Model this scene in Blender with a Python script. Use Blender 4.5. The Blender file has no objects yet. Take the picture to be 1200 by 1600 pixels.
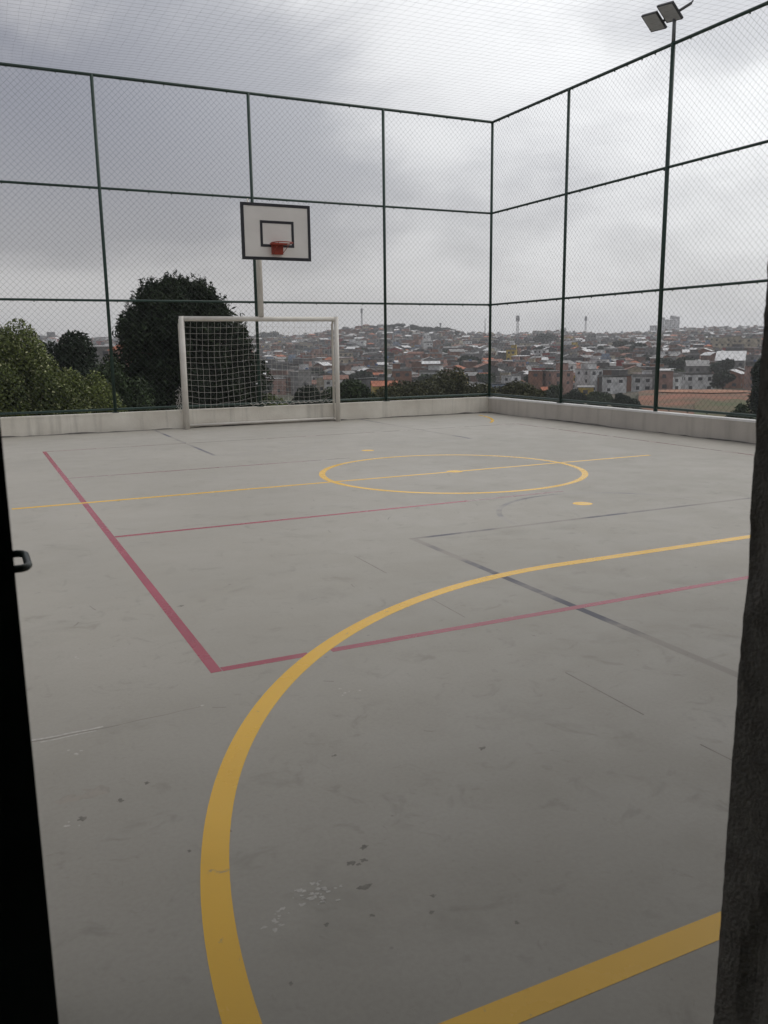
import bpy, bmesh, math, random
import numpy as np
from mathutils import Vector, Matrix, noise

# ------------------------------------------------------------------ camera, world, sun, exposure
scene = bpy.context.scene
COL = scene.collection
R = math.radians

cam_d = bpy.data.cameras.new('camera'); cam = bpy.data.objects.new('camera', cam_d); COL.objects.link(cam)
cam_d.sensor_fit = 'VERTICAL'; cam_d.sensor_height = 36.0; cam_d.sensor_width = 27.0
cam_d.lens = 30.0; cam_d.clip_start = 0.02; cam_d.clip_end = 8000
YAW, PITCH, ROLL = R(25.605), R(-11.018), R(-0.683)
fwd = Vector((math.sin(YAW)*math.cos(PITCH), math.cos(YAW)*math.cos(PITCH), math.sin(PITCH)))
rt0 = Vector((math.cos(YAW), -math.sin(YAW), 0)); up0 = rt0.cross(fwd)
rt = rt0*math.cos(ROLL) + up0*math.sin(ROLL); up = up0*math.cos(ROLL) - rt0*math.sin(ROLL)
cam.matrix_world = Matrix(((rt.x, up.x, -fwd.x, 0), (rt.y, up.y, -fwd.y, 0), (rt.z, up.z, -fwd.z, 1.5), (0, 0, 0, 1)))
cam_d.dof.use_dof = True; cam_d.dof.focus_distance = 14.0; cam_d.dof.aperture_fstop = 11.0
scene.camera = cam

SUN_AZ, SUN_EL = R(82), R(48)                       # bearing clockwise from +Y, height above the horizon
to_sun = Vector((math.sin(SUN_AZ)*math.cos(SUN_EL), math.cos(SUN_AZ)*math.cos(SUN_EL), math.sin(SUN_EL)))
world = bpy.data.worlds.new('World'); scene.world = world; world.use_nodes = True
wn = world.node_tree.nodes; wl = world.node_tree.links; wn.clear()
def wnode(t, **kw):
    n = wn.new(t)
    for k, v in kw.items(): setattr(n, k, v)
    return n
def wmath(op, a, b=None, c=None, clamp=False):
    n = wn.new('ShaderNodeMath'); n.operation = op; n.use_clamp = clamp
    for i, v in enumerate((a, b, c)):
        if v is None: continue
        if isinstance(v, (int, float)): n.inputs[i].default_value = v
        else: wl.new(v, n.inputs[i])
    return n.outputs[0]
def wmaprange(v, a, b, c, d, smooth=True):
    n = wn.new('ShaderNodeMapRange'); n.interpolation_type = 'SMOOTHSTEP' if smooth else 'LINEAR'
    wl.new(v, n.inputs[0])
    for i, x in enumerate((a, b, c, d)): n.inputs[i+1].default_value = x
    return n.outputs[0]
def wmix(f, a, b):
    n = wn.new('ShaderNodeMix'); n.data_type = 'RGBA'
    if isinstance(f, (int, float)): n.inputs[0].default_value = f
    else: wl.new(f, n.inputs[0])
    for i, v in ((6, a), (7, b)):
        if isinstance(v, tuple): n.inputs[i].default_value = (*v, 1)
        else: wl.new(v, n.inputs[i])
    return n.outputs[2]
tc = wnode('ShaderNodeTexCoord')
sky = wnode('ShaderNodeTexSky', sky_type='NISHITA', sun_disc=False, sun_elevation=SUN_EL, sun_rotation=SUN_AZ, air_density=1.0, dust_density=3.0)
sep = wnode('ShaderNodeSeparateXYZ'); wl.new(tc.outputs['Generated'], sep.inputs[0])
mp = wnode('ShaderNodeMapping'); wl.new(tc.outputs['Generated'], mp.inputs[0])
mp.inputs['Scale'].default_value = (1.0, 1.0, 2.1); mp.inputs['Location'].default_value = (7.65, 8.07, 7.06)
n1 = wnode('ShaderNodeTexNoise'); wl.new(mp.outputs[0], n1.inputs['Vector'])
n1.inputs['Scale'].default_value = 2.3; n1.inputs['Detail'].default_value = 7; n1.inputs['Roughness'].default_value = 0.5; n1.inputs['Distortion'].default_value = 0.25
n2 = wnode('ShaderNodeTexNoise'); wl.new(mp.outputs[0], n2.inputs['Vector'])
n2.inputs['Scale'].default_value = 7.0; n2.inputs['Detail'].default_value = 6; n2.inputs['Roughness'].default_value = 0.55; n2.inputs['Distortion'].default_value = 0.3
cl = wmath('ADD', wmath('MULTIPLY', n1.outputs['Fac'], 0.82), wmath('MULTIPLY', n2.outputs['Fac'], 0.18))
thick = wmaprange(cl, 0.41, 0.58, 0.0, 1.0)
dotn = wnode('ShaderNodeVectorMath', operation='DOT_PRODUCT'); wl.new(tc.outputs['Generated'], dotn.inputs[0])
dotn.inputs[1].default_value = to_sun
glow = wmaprange(dotn.outputs['Value'], 0.30, 0.74, 0.0, 1.0)
low = wmaprange(sep.outputs['Z'], 0.0, 0.30, 1.0, 0.0)                 # the veil thickens towards the horizon all round
dark = wmix(low, (0.235, 0.243, 0.283), (0.325, 0.317, 0.318))
lite = wmix(low, (0.46, 0.455, 0.47), (0.50, 0.49, 0.485))
cloudc = wmix(thick, dark, lite)
glow = wmath('MULTIPLY', glow, wmath('ADD', 0.55, wmath('MULTIPLY', thick, 0.45)))   # thicker cloud lets less through
cloudc = wmix(glow, cloudc, (0.93, 0.94, 0.95))
bg1 = wnode('ShaderNodeBackground'); wl.new(sky.outputs[0], bg1.inputs[0]); bg1.inputs[1].default_value = 0.1
bg2 = wnode('ShaderNodeBackground'); wl.new(cloudc, bg2.inputs[0]); bg2.inputs[1].default_value = 1.0
mixs = wnode('ShaderNodeMixShader'); mixs.inputs[0].default_value = 0.95
wl.new(bg1.outputs[0], mixs.inputs[1]); wl.new(bg2.outputs[0], mixs.inputs[2])
wo = wnode('ShaderNodeOutputWorld'); wl.new(mixs.outputs[0], wo.inputs['Surface'])

sun_d = bpy.data.lights.new('sun', 'SUN'); sun_d.energy = 0.7; sun_d.angle = R(45); sun_d.color = (1.0, 0.96, 0.9)
sun = bpy.data.objects.new('sun', sun_d); COL.objects.link(sun)
sun.rotation_euler = (-to_sun).to_track_quat('-Z', 'Y').to_euler(); sun.location = (0, 0, 60)

vs = scene.view_settings
vs.view_transform = 'Standard'; vs.look = 'None'; vs.gamma = 1.0; vs.use_curve_mapping = False; vs.exposure = 0.25
scene.cycles.use_denoising = True
scene.cycles.max_bounces = 6; scene.cycles.diffuse_bounces = 4; scene.cycles.volume_bounces = 1; scene.cycles.transparent_max_bounces = 8
scene.cycles.sample_clamp_indirect = 4.0

# ------------------------------------------------------------------ materials
def mat(name, c1, c2=None, scale=3.0, rough=0.7, spec=0.4, bump=0.0, bscale=40.0, island=0.0, metal=0.0, detail=5.0, lo=0.35, hi=0.65, streak=0.0):
    m = bpy.data.materials.new(name); m.use_nodes = True
    nt = m.node_tree; N = nt.nodes; L = nt.links; b = N['Principled BSDF']
    b.inputs['Roughness'].default_value = rough; b.inputs['Specular IOR Level'].default_value = spec; b.inputs['Metallic'].default_value = metal
    if c2 is None: c2 = tuple(x*0.82 for x in c1)
    t = N.new('ShaderNodeTexCoord')
    n = N.new('ShaderNodeTexNoise'); n.inputs['Scale'].default_value = scale; n.inputs['Detail'].default_value = detail; n.inputs['Roughness'].default_value = 0.6
    L.new(t.outputs['Object'], n.inputs['Vector'])
    mr = N.new('ShaderNodeMapRange'); L.new(n.outputs['Fac'], mr.inputs[0]); mr.inputs[1].default_value = lo; mr.inputs[2].default_value = hi
    mx = N.new('ShaderNodeMix'); mx.data_type = 'RGBA'; L.new(mr.outputs[0], mx.inputs[0])
    mx.inputs[6].default_value = (*c1, 1); mx.inputs[7].default_value = (*c2, 1)
    out = mx.outputs[2]
    if island > 0:
        g = N.new('ShaderNodeNewGeometry'); h = N.new('ShaderNodeHueSaturation')
        r2 = N.new('ShaderNodeMapRange'); L.new(g.outputs['Random Per Island'], r2.inputs[0]); r2.inputs[3].default_value = 1-island; r2.inputs[4].default_value = 1+island
        L.new(r2.outputs[0], h.inputs['Value']); L.new(out, h.inputs['Color']); out = h.outputs[0]
    if streak > 0:                                                        # rain streaks and ball marks
        mpn = N.new('ShaderNodeMapping'); mpn.inputs['Scale'].default_value = (7, 7, 0.6); L.new(t.outputs['Object'], mpn.inputs[0])
        ns = N.new('ShaderNodeTexNoise'); ns.inputs['Scale'].default_value = 1.0; ns.inputs['Detail'].default_value = 6; L.new(mpn.outputs[0], ns.inputs['Vector'])
        ms = N.new('ShaderNodeMapRange'); L.new(ns.outputs['Fac'], ms.inputs[0]); ms.inputs[1].default_value = 0.52; ms.inputs[2].default_value = 0.75; ms.inputs[4].default_value = streak
        m3 = N.new('ShaderNodeMix'); m3.data_type = 'RGBA'; L.new(ms.outputs[0], m3.inputs[0]); L.new(out, m3.inputs[6]); m3.inputs[7].default_value = (0.26, 0.24, 0.20, 1); out = m3.outputs[2]
    L.new(out, b.inputs['Base Color'])
    if bump > 0:
        n2 = N.new('ShaderNodeTexNoise'); n2.inputs['Scale'].default_value = bscale; n2.inputs['Detail'].default_value = 6; L.new(t.outputs['Object'], n2.inputs['Vector'])
        bp = N.new('ShaderNodeBump'); bp.inputs['Strength'].default_value = bump; bp.inputs['Distance'].default_value = 0.02
        L.new(n2.outputs['Fac'], bp.inputs['Height']); L.new(bp.outputs[0], b.inputs['Normal'])
    return m

def floor_material():
    m = bpy.data.materials.new('painted concrete'); m.use_nodes = True
    nt = m.node_tree; N = nt.nodes; L = nt.links; b = N['Principled BSDF']
    t = N.new('ShaderNodeTexCoord')
    def nz(scale, detail=5, rough=0.6, dist=0.0):
        n = N.new('ShaderNodeTexNoise'); n.inputs['Scale'].default_value = scale; n.inputs['Detail'].default_value = detail
        n.inputs['Roughness'].default_value = rough; n.inputs['Distortion'].default_value = dist; L.new(t.outputs['Object'], n.inputs['Vector']); return n.outputs['Fac']
    def rng(v, a, b_, c, d):
        n = N.new('ShaderNodeMapRange'); n.interpolation_type = 'SMOOTHSTEP'; L.new(v, n.inputs[0])
        for i, x in enumerate((a, b_, c, d)): n.inputs[i+1].default_value = x
        return n.outputs[0]
    def mix(f, a, c):
        n = N.new('ShaderNodeMix'); n.data_type = 'RGBA'; L.new(f, n.inputs[0])
        for i, v in ((6, a), (7, c)):
            if isinstance(v, tuple): n.inputs[i].default_value = (*v, 1)
            else: L.new(v, n.inputs[i])
        return n.outputs[2]
    def mul(a, c):
        n = N.new('ShaderNodeMath'); n.operation = 'MULTIPLY'; L.new(a, n.inputs[0]); L.new(c, n.inputs[1]); return n.outputs[0]
    base = mix(rng(nz(0.35, 4), 0.35, 0.65, 0, 1), (0.340, 0.320, 0.278), (0.385, 0.362, 0.318))
    base = mix(rng(nz(1.7, 6, 0.65, 0.6), 0.54, 0.76, 0, 0.55), base, (0.250, 0.235, 0.198))     # scuffed grey patches
    base = mix(rng(nz(5.5, 5, 0.6, 1.0), 0.56, 0.74, 0, 0.55), base, (0.235, 0.22, 0.183))
    base = mix(rng(nz(11, 6, 0.7, 1.6), 0.60, 0.74, 0, 0.5), base, (0.23, 0.215, 0.18))
    base = mix(rng(nz(2.6, 5, 0.6, 1.2), 0.66, 0.80, 0, 0.35), base, (0.44, 0.42, 0.37))          # paler rubbed areas
    base = mix(rng(nz(60, 3), 0.35, 0.7, 0, 0.25), base, (0.29, 0.268, 0.236))
    v = N.new('ShaderNodeTexVoronoi'); v.inputs['Scale'].default_value = 4.5; L.new(t.outputs['Object'], v.inputs['Vector'])   # sparse drips and specks
    spot = mul(rng(v.outputs['Distance'], 0.02, 0.06, 1, 0), rng(nz(0.8, 3), 0.52, 0.58, 0, 0.6))
    base = mix(spot, base, (0.14, 0.13, 0.115))
    v2 = N.new('ShaderNodeTexVoronoi'); v2.inputs['Scale'].default_value = 13.0; L.new(t.outputs['Object'], v2.inputs['Vector'])
    spot2 = mul(rng(v2.outputs['Distance'], 0.03, 0.10, 1, 0), rng(nz(1.3, 3), 0.54, 0.62, 0, 0.5))
    base = mix(spot2, base, (0.15, 0.14, 0.125))
    L.new(base, b.inputs['Base Color'])
    L.new(rng(nz(2.5, 6), 0.3, 0.7, 0.44, 0.58), b.inputs['Roughness']); b.inputs['Specular IOR Level'].default_value = 0.3
    bp = N.new('ShaderNodeBump'); bp.inputs['Strength'].default_value = 0.12; bp.inputs['Distance'].default_value = 0.01
    L.new(nz(18, 7), bp.inputs['Height']); L.new(bp.outputs[0], b.inputs['Normal'])
    return m

def paint_material(name, col, under=(0.34, 0.315, 0.28), wear=(0.60, 0.74), amount=0.5, tint=0.8, gloss=0.30, ro=0.2):
    """line paint, worn through to the concrete in patches"""
    m = bpy.data.materials.new(name); m.use_nodes = True
    nt = m.node_tree; N = nt.nodes; L = nt.links; b = N['Principled BSDF']
    t = N.new('ShaderNodeTexCoord')
    def nz(scale, detail=6, dist=0.3):
        n = N.new('ShaderNodeTexNoise'); n.inputs['Scale'].default_value = scale; n.inputs['Detail'].default_value = detail; n.inputs['Roughness'].default_value = 0.6
        n.inputs['Distortion'].default_value = dist; L.new(t.outputs['Object'], n.inputs['Vector']); return n.outputs['Fac']
    def rng(v, a, b_, c, d):
        n = N.new('ShaderNodeMapRange'); n.interpolation_type = 'SMOOTHSTEP'; L.new(v, n.inputs[0])
        for i, x in enumerate((a, b_, c, d)): n.inputs[i+1].default_value = x
        return n.outputs[0]
    def mix(f, a, c):
        n = N.new('ShaderNodeMix'); n.data_type = 'RGBA'; L.new(f, n.inputs[0])
        for i, v in ((6, a), (7, c)):
            if isinstance(v, tuple): n.inputs[i].default_value = (*v, 1)
            else: L.new(v, n.inputs[i])
        return n.outputs[2]
    c = mix(rng(nz(1.2), 0.3, 0.7, 0, 1), col, tuple(x*tint for x in col))
    c = mix(rng(nz(0.9, 6, 0.8), wear[0], wear[1], 0, amount), c, under)
    c = mix(rng(nz(14, 6, 1.0), 0.64, 0.72, 0, 0.55), c, tuple(0.6*x for x in under))
    L.new(c, b.inputs['Base Color'])
    L.new(rng(nz(3), 0.3, 0.7, ro, ro+0.1), b.inputs['Roughness']); b.inputs['Specular IOR Level'].default_value = gloss
    return m

M = {}
M['floor'] = floor_material()
M['yellow'] = paint_material('yellow line paint', (0.86, 0.495, 0.025), wear=(0.64, 0.85), amount=0.15, tint=0.92)
M['red'] = paint_material('red line paint', (0.37, 0.055, 0.085), wear=(0.60, 0.8), amount=0.3)
M['redfaint'] = paint_material('worn red line paint', (0.30, 0.15, 0.15), wear=(0.4, 0.6), amount=0.85)
M['blue'] = paint_material('faded blue line paint', (0.15, 0.15, 0.175), wear=(0.40, 0.58), amount=0.92, gloss=0.15, ro=0.5)
M['bluefaint'] = paint_material('nearly worn off blue paint', (0.20, 0.195, 0.20), wear=(0.36, 0.56), amount=0.95, gloss=0.3, ro=0.4)
M['joint'] = mat('dark joint filler', (0.13, 0.12, 0.105), (0.31, 0.29, 0.255), 2.5)
M['chip'] = mat('bare white plaster splash', (0.62, 0.60, 0.56), (0.42, 0.40, 0.37), 60)
M['drip'] = mat('dark drip', (0.16, 0.15, 0.13), (0.25, 0.235, 0.205), 40)
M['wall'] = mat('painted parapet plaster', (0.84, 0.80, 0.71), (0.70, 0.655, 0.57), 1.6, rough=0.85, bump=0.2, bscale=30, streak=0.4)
M['sidewall'] = mat('shaded parapet plaster', (0.58, 0.54, 0.48), (0.48, 0.445, 0.40), 1.3, rough=0.85, bump=0.2, bscale=30, streak=0.35)  # darker than the back wall's plaster, painting in the side's shade
M['coping'] = mat('sky lit white coping', (0.86, 0.85, 0.83), (0.72, 0.71, 0.69), 2.0, rough=0.8, bump=0.3)  # extra white stands in for sky light on the top edge
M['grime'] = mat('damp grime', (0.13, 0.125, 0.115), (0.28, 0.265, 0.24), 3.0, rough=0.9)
M['green'] = mat('green fence paint', (0.026, 0.058, 0.045), (0.02, 0.042, 0.034), 2.0, rough=0.45)
M['wire'] = mat('green coated wire', (0.045, 0.06, 0.055), (0.035, 0.048, 0.045), 2.0, rough=0.5)
M['netcord'] = mat('roof net cord', (0.22, 0.22, 0.225), (0.17, 0.17, 0.175), 2.0, rough=0.9)
M['whitepipe'] = mat('white enamel pipe', (0.76, 0.73, 0.67), (0.66, 0.62, 0.56), 4.0, rough=0.45, spec=0.5)
M['goalnet'] = mat('white nylon cord', (0.58, 0.56, 0.52), None, 4.0, rough=0.9)
M['board'] = mat('white backboard', (0.76, 0.73, 0.69), (0.70, 0.67, 0.63), 2.5, rough=0.6)
M['black'] = mat('black board paint', (0.018, 0.018, 0.024), (0.03, 0.03, 0.035), 5.0, rough=0.6)
M['rim'] = mat('orange red rim paint', (0.33, 0.045, 0.02), (0.25, 0.035, 0.02), 12.0, rough=0.5)
M['steel'] = mat('galvanised steel', (0.20, 0.21, 0.22), (0.15, 0.155, 0.16), 8.0, rough=0.5, metal=0.3)
M['lampglass'] = mat('floodlight glass', (0.55, 0.55, 0.56), (0.46, 0.46, 0.47), 6.0, rough=0.25)
M['lampbody'] = mat('floodlight housing', (0.05, 0.05, 0.055), None, 6.0, rough=0.5)
M['gate'] = mat('dark green gate paint', (0.05, 0.075, 0.064), (0.035, 0.055, 0.047), 6.0, rough=0.4)
M['jamb'] = mat('dark rough plaster', (0.36, 0.34, 0.315), (0.26, 0.245, 0.225), 30.0, rough=0.95, spec=0.2, bump=0.35, bscale=160)
M['room'] = mat('dim grey room plaster', (0.38, 0.37, 0.355), (0.30, 0.29, 0.28), 1.0, rough=0.9)
M['ground'] = mat('scrubby ground', (0.045, 0.055, 0.026), (0.085, 0.068, 0.048), 0.02, rough=0.95, detail=9)
M['dirt'] = mat('red earth', (0.25, 0.095, 0.055), (0.095, 0.075, 0.04), 0.09, rough=0.95, detail=8)
M['grass'] = mat('rough grass', (0.07, 0.085, 0.03), (0.13, 0.09, 0.05), 0.15, rough=0.95, detail=8)
M['dirtlight'] = mat('trodden pale red earth', (0.36, 0.175, 0.105), (0.25, 0.12, 0.07), 0.2, rough=0.95, detail=8)
M['bark'] = mat('bark', (0.07, 0.05, 0.035), (0.045, 0.032, 0.024), 6.0, rough=0.95)
M['pine'] = mat('pine needles', (0.028, 0.040, 0.019), (0.013, 0.022, 0.012), 1.1, rough=0.8, spec=0.2, island=0.6)
M['leafa'] = mat('bright leaves', (0.15, 0.18, 0.045), (0.045, 0.062, 0.020), 0.6, rough=0.7, spec=0.3, island=0.5)
M['leafb'] = mat('mid green leaves', (0.040, 0.062, 0.020), (0.026, 0.042, 0.017), 0.6, rough=0.7, spec=0.3, island=0.5)
M['leafc'] = mat('olive leaves', (0.085, 0.085, 0.036), (0.055, 0.058, 0.028), 0.6, rough=0.75, spec=0.3, island=0.5)
M['leafd'] = mat('dark leaves', (0.022, 0.034, 0.018), (0.016, 0.025, 0.014), 0.6, rough=0.75, spec=0.2, island=0.4)
M['blossom'] = mat('pale blossom', (0.38, 0.38, 0.22), (0.26, 0.27, 0.13), 2.0, rough=0.8, island=0.4)
# house colours: key -> (words, rgb)
WALLS = {'brick': ('raw brick', (0.235, 0.115, 0.075)), 'brickb': ('brown brick', (0.17, 0.10, 0.075)), 'grey': ('grey rendered', (0.21, 0.205, 0.20)),
         'dark': ('dark grey', (0.085, 0.083, 0.082)), 'white': ('whitewashed', (0.66, 0.65, 0.62)), 'cream': ('cream', (0.40, 0.35, 0.26)),
         'pink': ('dull pink', (0.33, 0.20, 0.165)), 'red': ('dark red', (0.25, 0.045, 0.04)), 'yellow': ('yellow', (0.46, 0.33, 0.06)), 'blue': ('pale blue', (0.22, 0.27, 0.36))}
ROOFS = {'slab': ('flat slab', (0.19, 0.185, 0.18)), 'tin': ('pale tin', (0.62, 0.62, 0.62)), 'fibro': ('grey sheet', (0.25, 0.245, 0.24)),
         'tile': ('orange tile', (0.36, 0.115, 0.055)), 'oldtile': ('brown tile', (0.20, 0.095, 0.065)), 'rust': ('dark rusty sheet', (0.12, 0.09, 0.08))}
for k, (w, c) in WALLS.items(): c = tuple(min(0.8, 1.3*x) for x in c); M['w_'+k] = mat('house wall '+w, c, tuple(0.55*x for x in c), 0.45, rough=0.9, detail=7)
for k, (w, c) in ROOFS.items(): c = tuple(min(0.8, 1.2*x) for x in c); M['r_'+k] = mat('roof '+w, c, tuple(0.68*x for x in c), 0.5, rough=0.8, detail=7)
M['pane'] = mat('dark window', (0.035, 0.036, 0.04), (0.06, 0.06, 0.065), 0.8, rough=0.3)
M['tank'] = mat('blue water tank', (0.05, 0.11, 0.25), None, 1.0, rough=0.5)
M['mast'] = mat('grey mast steel', (0.24, 0.24, 0.25), (0.17, 0.17, 0.18), 0.5, rough=0.6)

# ------------------------------------------------------------------ mesh helpers
class MB:
    def __init__(s): s.v = []; s.f = []; s.mi = []; s.mats = []
    def slot(s, m):
        if m not in s.mats: s.mats.append(m)
        return s.mats.index(m)
    def add(s, vs, fs, m=None):
        o = len(s.v); s.v += [tuple(v) for v in vs]; k = s.slot(m) if m else 0
        for f in fs: s.f.append(tuple(i+o for i in f)); s.mi.append(k)
        return s
    def box(s, x0, x1, y0, y1, z0, z1, m=None, T=None):
        vs = [Vector((x, y, z)) for z in (z0, z1) for y in (y0, y1) for x in (x0, x1)]
        if T is not None: vs = [T @ v for v in vs]
        return s.add(vs, [(0, 2, 3, 1), (4, 5, 7, 6), (0, 1, 5, 4), (2, 6, 7, 3), (0, 4, 6, 2), (1, 3, 7, 5)], m)
    def bar(s, a, b, r, n=8, r2=None, cap=True, m=None):
        a = Vector(a); b = Vector(b); d = (b-a); r2 = r if r2 is None else r2
        if d.length < 1e-9: return s
        d.normalize(); h = Vector((0, 0, 1)) if abs(d.z) < 0.9 else Vector((1, 0, 0))
        u = d.cross(h).normalized(); w = d.cross(u)
        A = [a + r*(math.cos(6.28318*i/n)*u + math.sin(6.28318*i/n)*w) for i in range(n)]
        B = [b + r2*(math.cos(6.28318*i/n)*u + math.sin(6.28318*i/n)*w) for i in range(n)]
        fs = [(i, (i+1) % n, n+(i+1) % n, n+i) for i in range(n)]
        if cap: fs += [tuple(range(n-1, -1, -1)), tuple(range(n, 2*n))]
        return s.add(A+B, fs, m)
    def path(s, pts, r, n=6, m=None):
        """a tube through points, rings shared, capped"""
        P = [Vector(p) for p in pts]; o = []
        for i, p in enumerate(P):
            d = (P[min(i+1, len(P)-1)] - P[max(i-1, 0)]).normalized()
            h = Vector((0, 0, 1)) if abs(d.z) < 0.9 else Vector((1, 0, 0))
            u = d.cross(h).normalized(); w = d.cross(u)
            rr = r[i] if isinstance(r, (list, tuple)) else r
            o += [p + rr*(math.cos(6.28318*j/n)*u + math.sin(6.28318*j/n)*w) for j in range(n)]
        fs = []
        for i in range(len(P)-1):
            for j in range(n): fs.append((i*n+j, i*n+(j+1) % n, (i+1)*n+(j+1) % n, (i+1)*n+j))
        fs += [tuple(range(n-1, -1, -1)), tuple(range((len(P)-1)*n, len(P)*n))]
        return s.add(o, fs, m)
    def mesh(s, name, m=None, smooth=False):
        me = bpy.data.meshes.new(name); me.from_pydata(s.v, [], s.f)
        if s.mats:
            for q in s.mats: me.materials.append(M[q])
            me.polygons.foreach_set('material_index', s.mi)
        elif m: me.materials.append(M[m])
        if smooth: me.polygons.foreach_set('use_smooth', [True]*len(me.polygons))
        me.update(); return me
    def build(s, name, m=None, parent=None, smooth=False, **kw):
        return link(name, s.mesh(name, m, smooth), parent, **kw)
def link(name, me, parent=None, loc=None, rz=0.0, **kw):
    o = bpy.data.objects.new(name, me); COL.objects.link(o)
    if parent is not None: o.parent = parent
    if loc is not None: o.location = loc
    if rz: o.rotation_euler = (0, 0, rz)
    for k, v in kw.items(): o[k] = v
    return o
def thing(name, label, cat, loc=(0, 0, 0), rz=0.0, group=None):
    o = link(name, None, None, loc, rz, label=label, category=cat); o.empty_display_size = 0.2
    if group: o['group'] = group
    return o
def quads_mesh(name, V, mname, smooth=False):
    """V: (n,4,3) array of quads -> one mesh"""
    n = len(V); me = bpy.data.meshes.new(name)
    me.vertices.add(n*4); me.vertices.foreach_set('co', np.ascontiguousarray(V, dtype=np.float32).reshape(-1))
    me.loops.add(n*4); me.loops.foreach_set('vertex_index', np.arange(n*4, dtype=np.int32))
    me.polygons.add(n); me.polygons.foreach_set('loop_start', np.arange(0, n*4, 4, dtype=np.int32))
    me.materials.append(M[mname]); me.update(calc_edges=True); return me
ORD = ['first', 'second', 'third', 'fourth', 'fifth', 'sixth', 'seventh', 'eighth', 'ninth', 'tenth', 'eleventh', 'twelfth', 'thirteenth', 'fourteenth',
       'fifteenth', 'sixteenth', 'seventeenth', 'eighteenth', 'nineteenth', 'twentieth']
ORD += ['twenty-'+o for o in ORD[:9]]+['thirtieth']+['thirty-'+o for o in ORD[:9]]+['fortieth']+['forty-'+o for o in ORD[:9]]+['fiftieth']+['fifty-'+o for o in ORD[:9]]+['sixtieth']+['sixty-'+o for o in ORD[:9]]
def polar(az, d, z=0.0): return Vector((math.sin(R(az))*d, math.cos(R(az))*d, z))

# ------------------------------------------------------------------ terrain
PROF = [(0, -3.0), (19, -3.2), (32, -8.0), (100, -12.5), (200, -15.0), (300, -16.2), (345, -16.0), (450, -14.0), (700, -7.5)]
RIDGE = [(-30, 20, 1400), (2, 12, 1400), (12, 8, 1400), (17, 9, 1350), (20.5, 10, 1300), (22.3, 14, 1150), (23.6, 21, 1100), (25.6, 23, 1100), (27.4, 22, 1100), (28.4, 16, 1100), (29.6, 16, 1120), (31.2, 9, 1250),
         (34, 9, 1500), (36.4, 11, 1500), (40, 8, 1500), (42, 9, 1550), (44, 13, 1600), (47, 14, 1650), (52, 14, 1650), (75, 18, 1600)]
def lerp_table(T, x):
    if x <= T[0][0]: return T[0][1:]
    for a, b in zip(T, T[1:]):
        if x <= b[0]:
            t = (x-a[0])/(b[0]-a[0]); t = t*t*(3-2*t)
            return tuple(p+(q-p)*t for p, q in zip(a[1:], b[1:]))
    return T[-1][1:]
def ground_z(x, y):
    d = math.hypot(x, y); az = math.degrees(math.atan2(x, y))
    a2 = az if -30 <= az <= 75 else (75 if 75 < az < 157 else -30)
    e, dr = lerp_table(RIDGE, a2); zr = 1.5 + e/1383.0*dr
    if d <= 700: z = lerp_table(PROF, d)[0]
    elif d <= dr:
        t = (d-700)/(dr-700); z = -7.5 + (zr+7.5)*(0.55*t + 0.45*t*t*(3-2*t))
    else: z = zr - min((d-dr)/700, 1.0)*10
    if 150 < d < 330 and 38 < az < 54:
        w1 = min(1.0, max(0.0, (1-abs(az-46.2)/8.0)*2.0)); w2 = max(0.0, 1-((d-250)/80.0)**2); z += 3.1*w1*w2
    if d > 60: z += 1.6*min((d-60)/300, 1)*noise.noise(Vector((x*0.006, y*0.006, 3.1)))
    return z

radii = [0, 12, 18, 22, 26, 30, 36, 44, 55, 70, 90, 115, 145, 180, 220, 260, 300, 350, 400, 460, 520, 590, 660, 730, 800, 880, 960, 1040, 1120, 1200, 1290, 1380, 1480, 1580, 1700, 1850, 2050, 2300, 2480]
NA = 240; tb = MB(); tv = []; tf = []
for r in radii:
    for k in range(NA):
        a = 2*math.pi*k/NA; x, y = math.sin(a)*r, math.cos(a)*r; tv.append((x, y, ground_z(x, y)))
for i in range(len(radii)-1):
    for k in range(NA): tf.append((i*NA+k, (i+1)*NA+k, (i+1)*NA+(k+1) % NA, i*NA+(k+1) % NA) if i else (k*0+k, (i+1)*NA+k, (i+1)*NA+(k+1) % NA))
tb.add(tv, tf); tb.build('ground', 'ground', smooth=True, kind='structure')

def drape(name, az0, az1, d0, d1, m, lift, seed, n=22, k=10):
    """an irregular sheet lying on the terrain"""
    b = MB(); vs = []; fs = []
    for i in range(n+1):
        t = i/n; az = az0+(az1-az0)*t
        w = 0.5+0.5*math.sin(math.pi*t)**0.6
        j0 = noise.noise(Vector((t*4, seed, 0)))*0.25; j1 = noise.noise(Vector((t*4, seed, 5)))*0.25
        mid = (d0+d1)/2; h = (d1-d0)/2
        for j in range(k+1):
            s = j/k*2-1
            d = mid + h*(s*w + (j1 if s > 0 else j0)*abs(s))
            p = polar(az, d); vs.append((p.x, p.y, ground_z(p.x, p.y)+lift))
    for i in range(n):
        for j in range(k): fs.append((i*(k+1)+j, i*(k+1)+j+1, (i+1)*(k+1)+j+1, (i+1)*(k+1)+j))
    b.add(vs, fs); return b.build(name, m, smooth=True, kind='structure')
drape('earth_lot', 42.2, 49.2, 175, 272, 'dirt', 0.7, 1.0)
drape('earth_track', 43.2, 48.6, 236, 254, 'dirtlight', 0.95, 2.0)
drape('rough_grass', 45.6, 49.6, 176, 214, 'grass', 0.95, 3.0)

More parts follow.
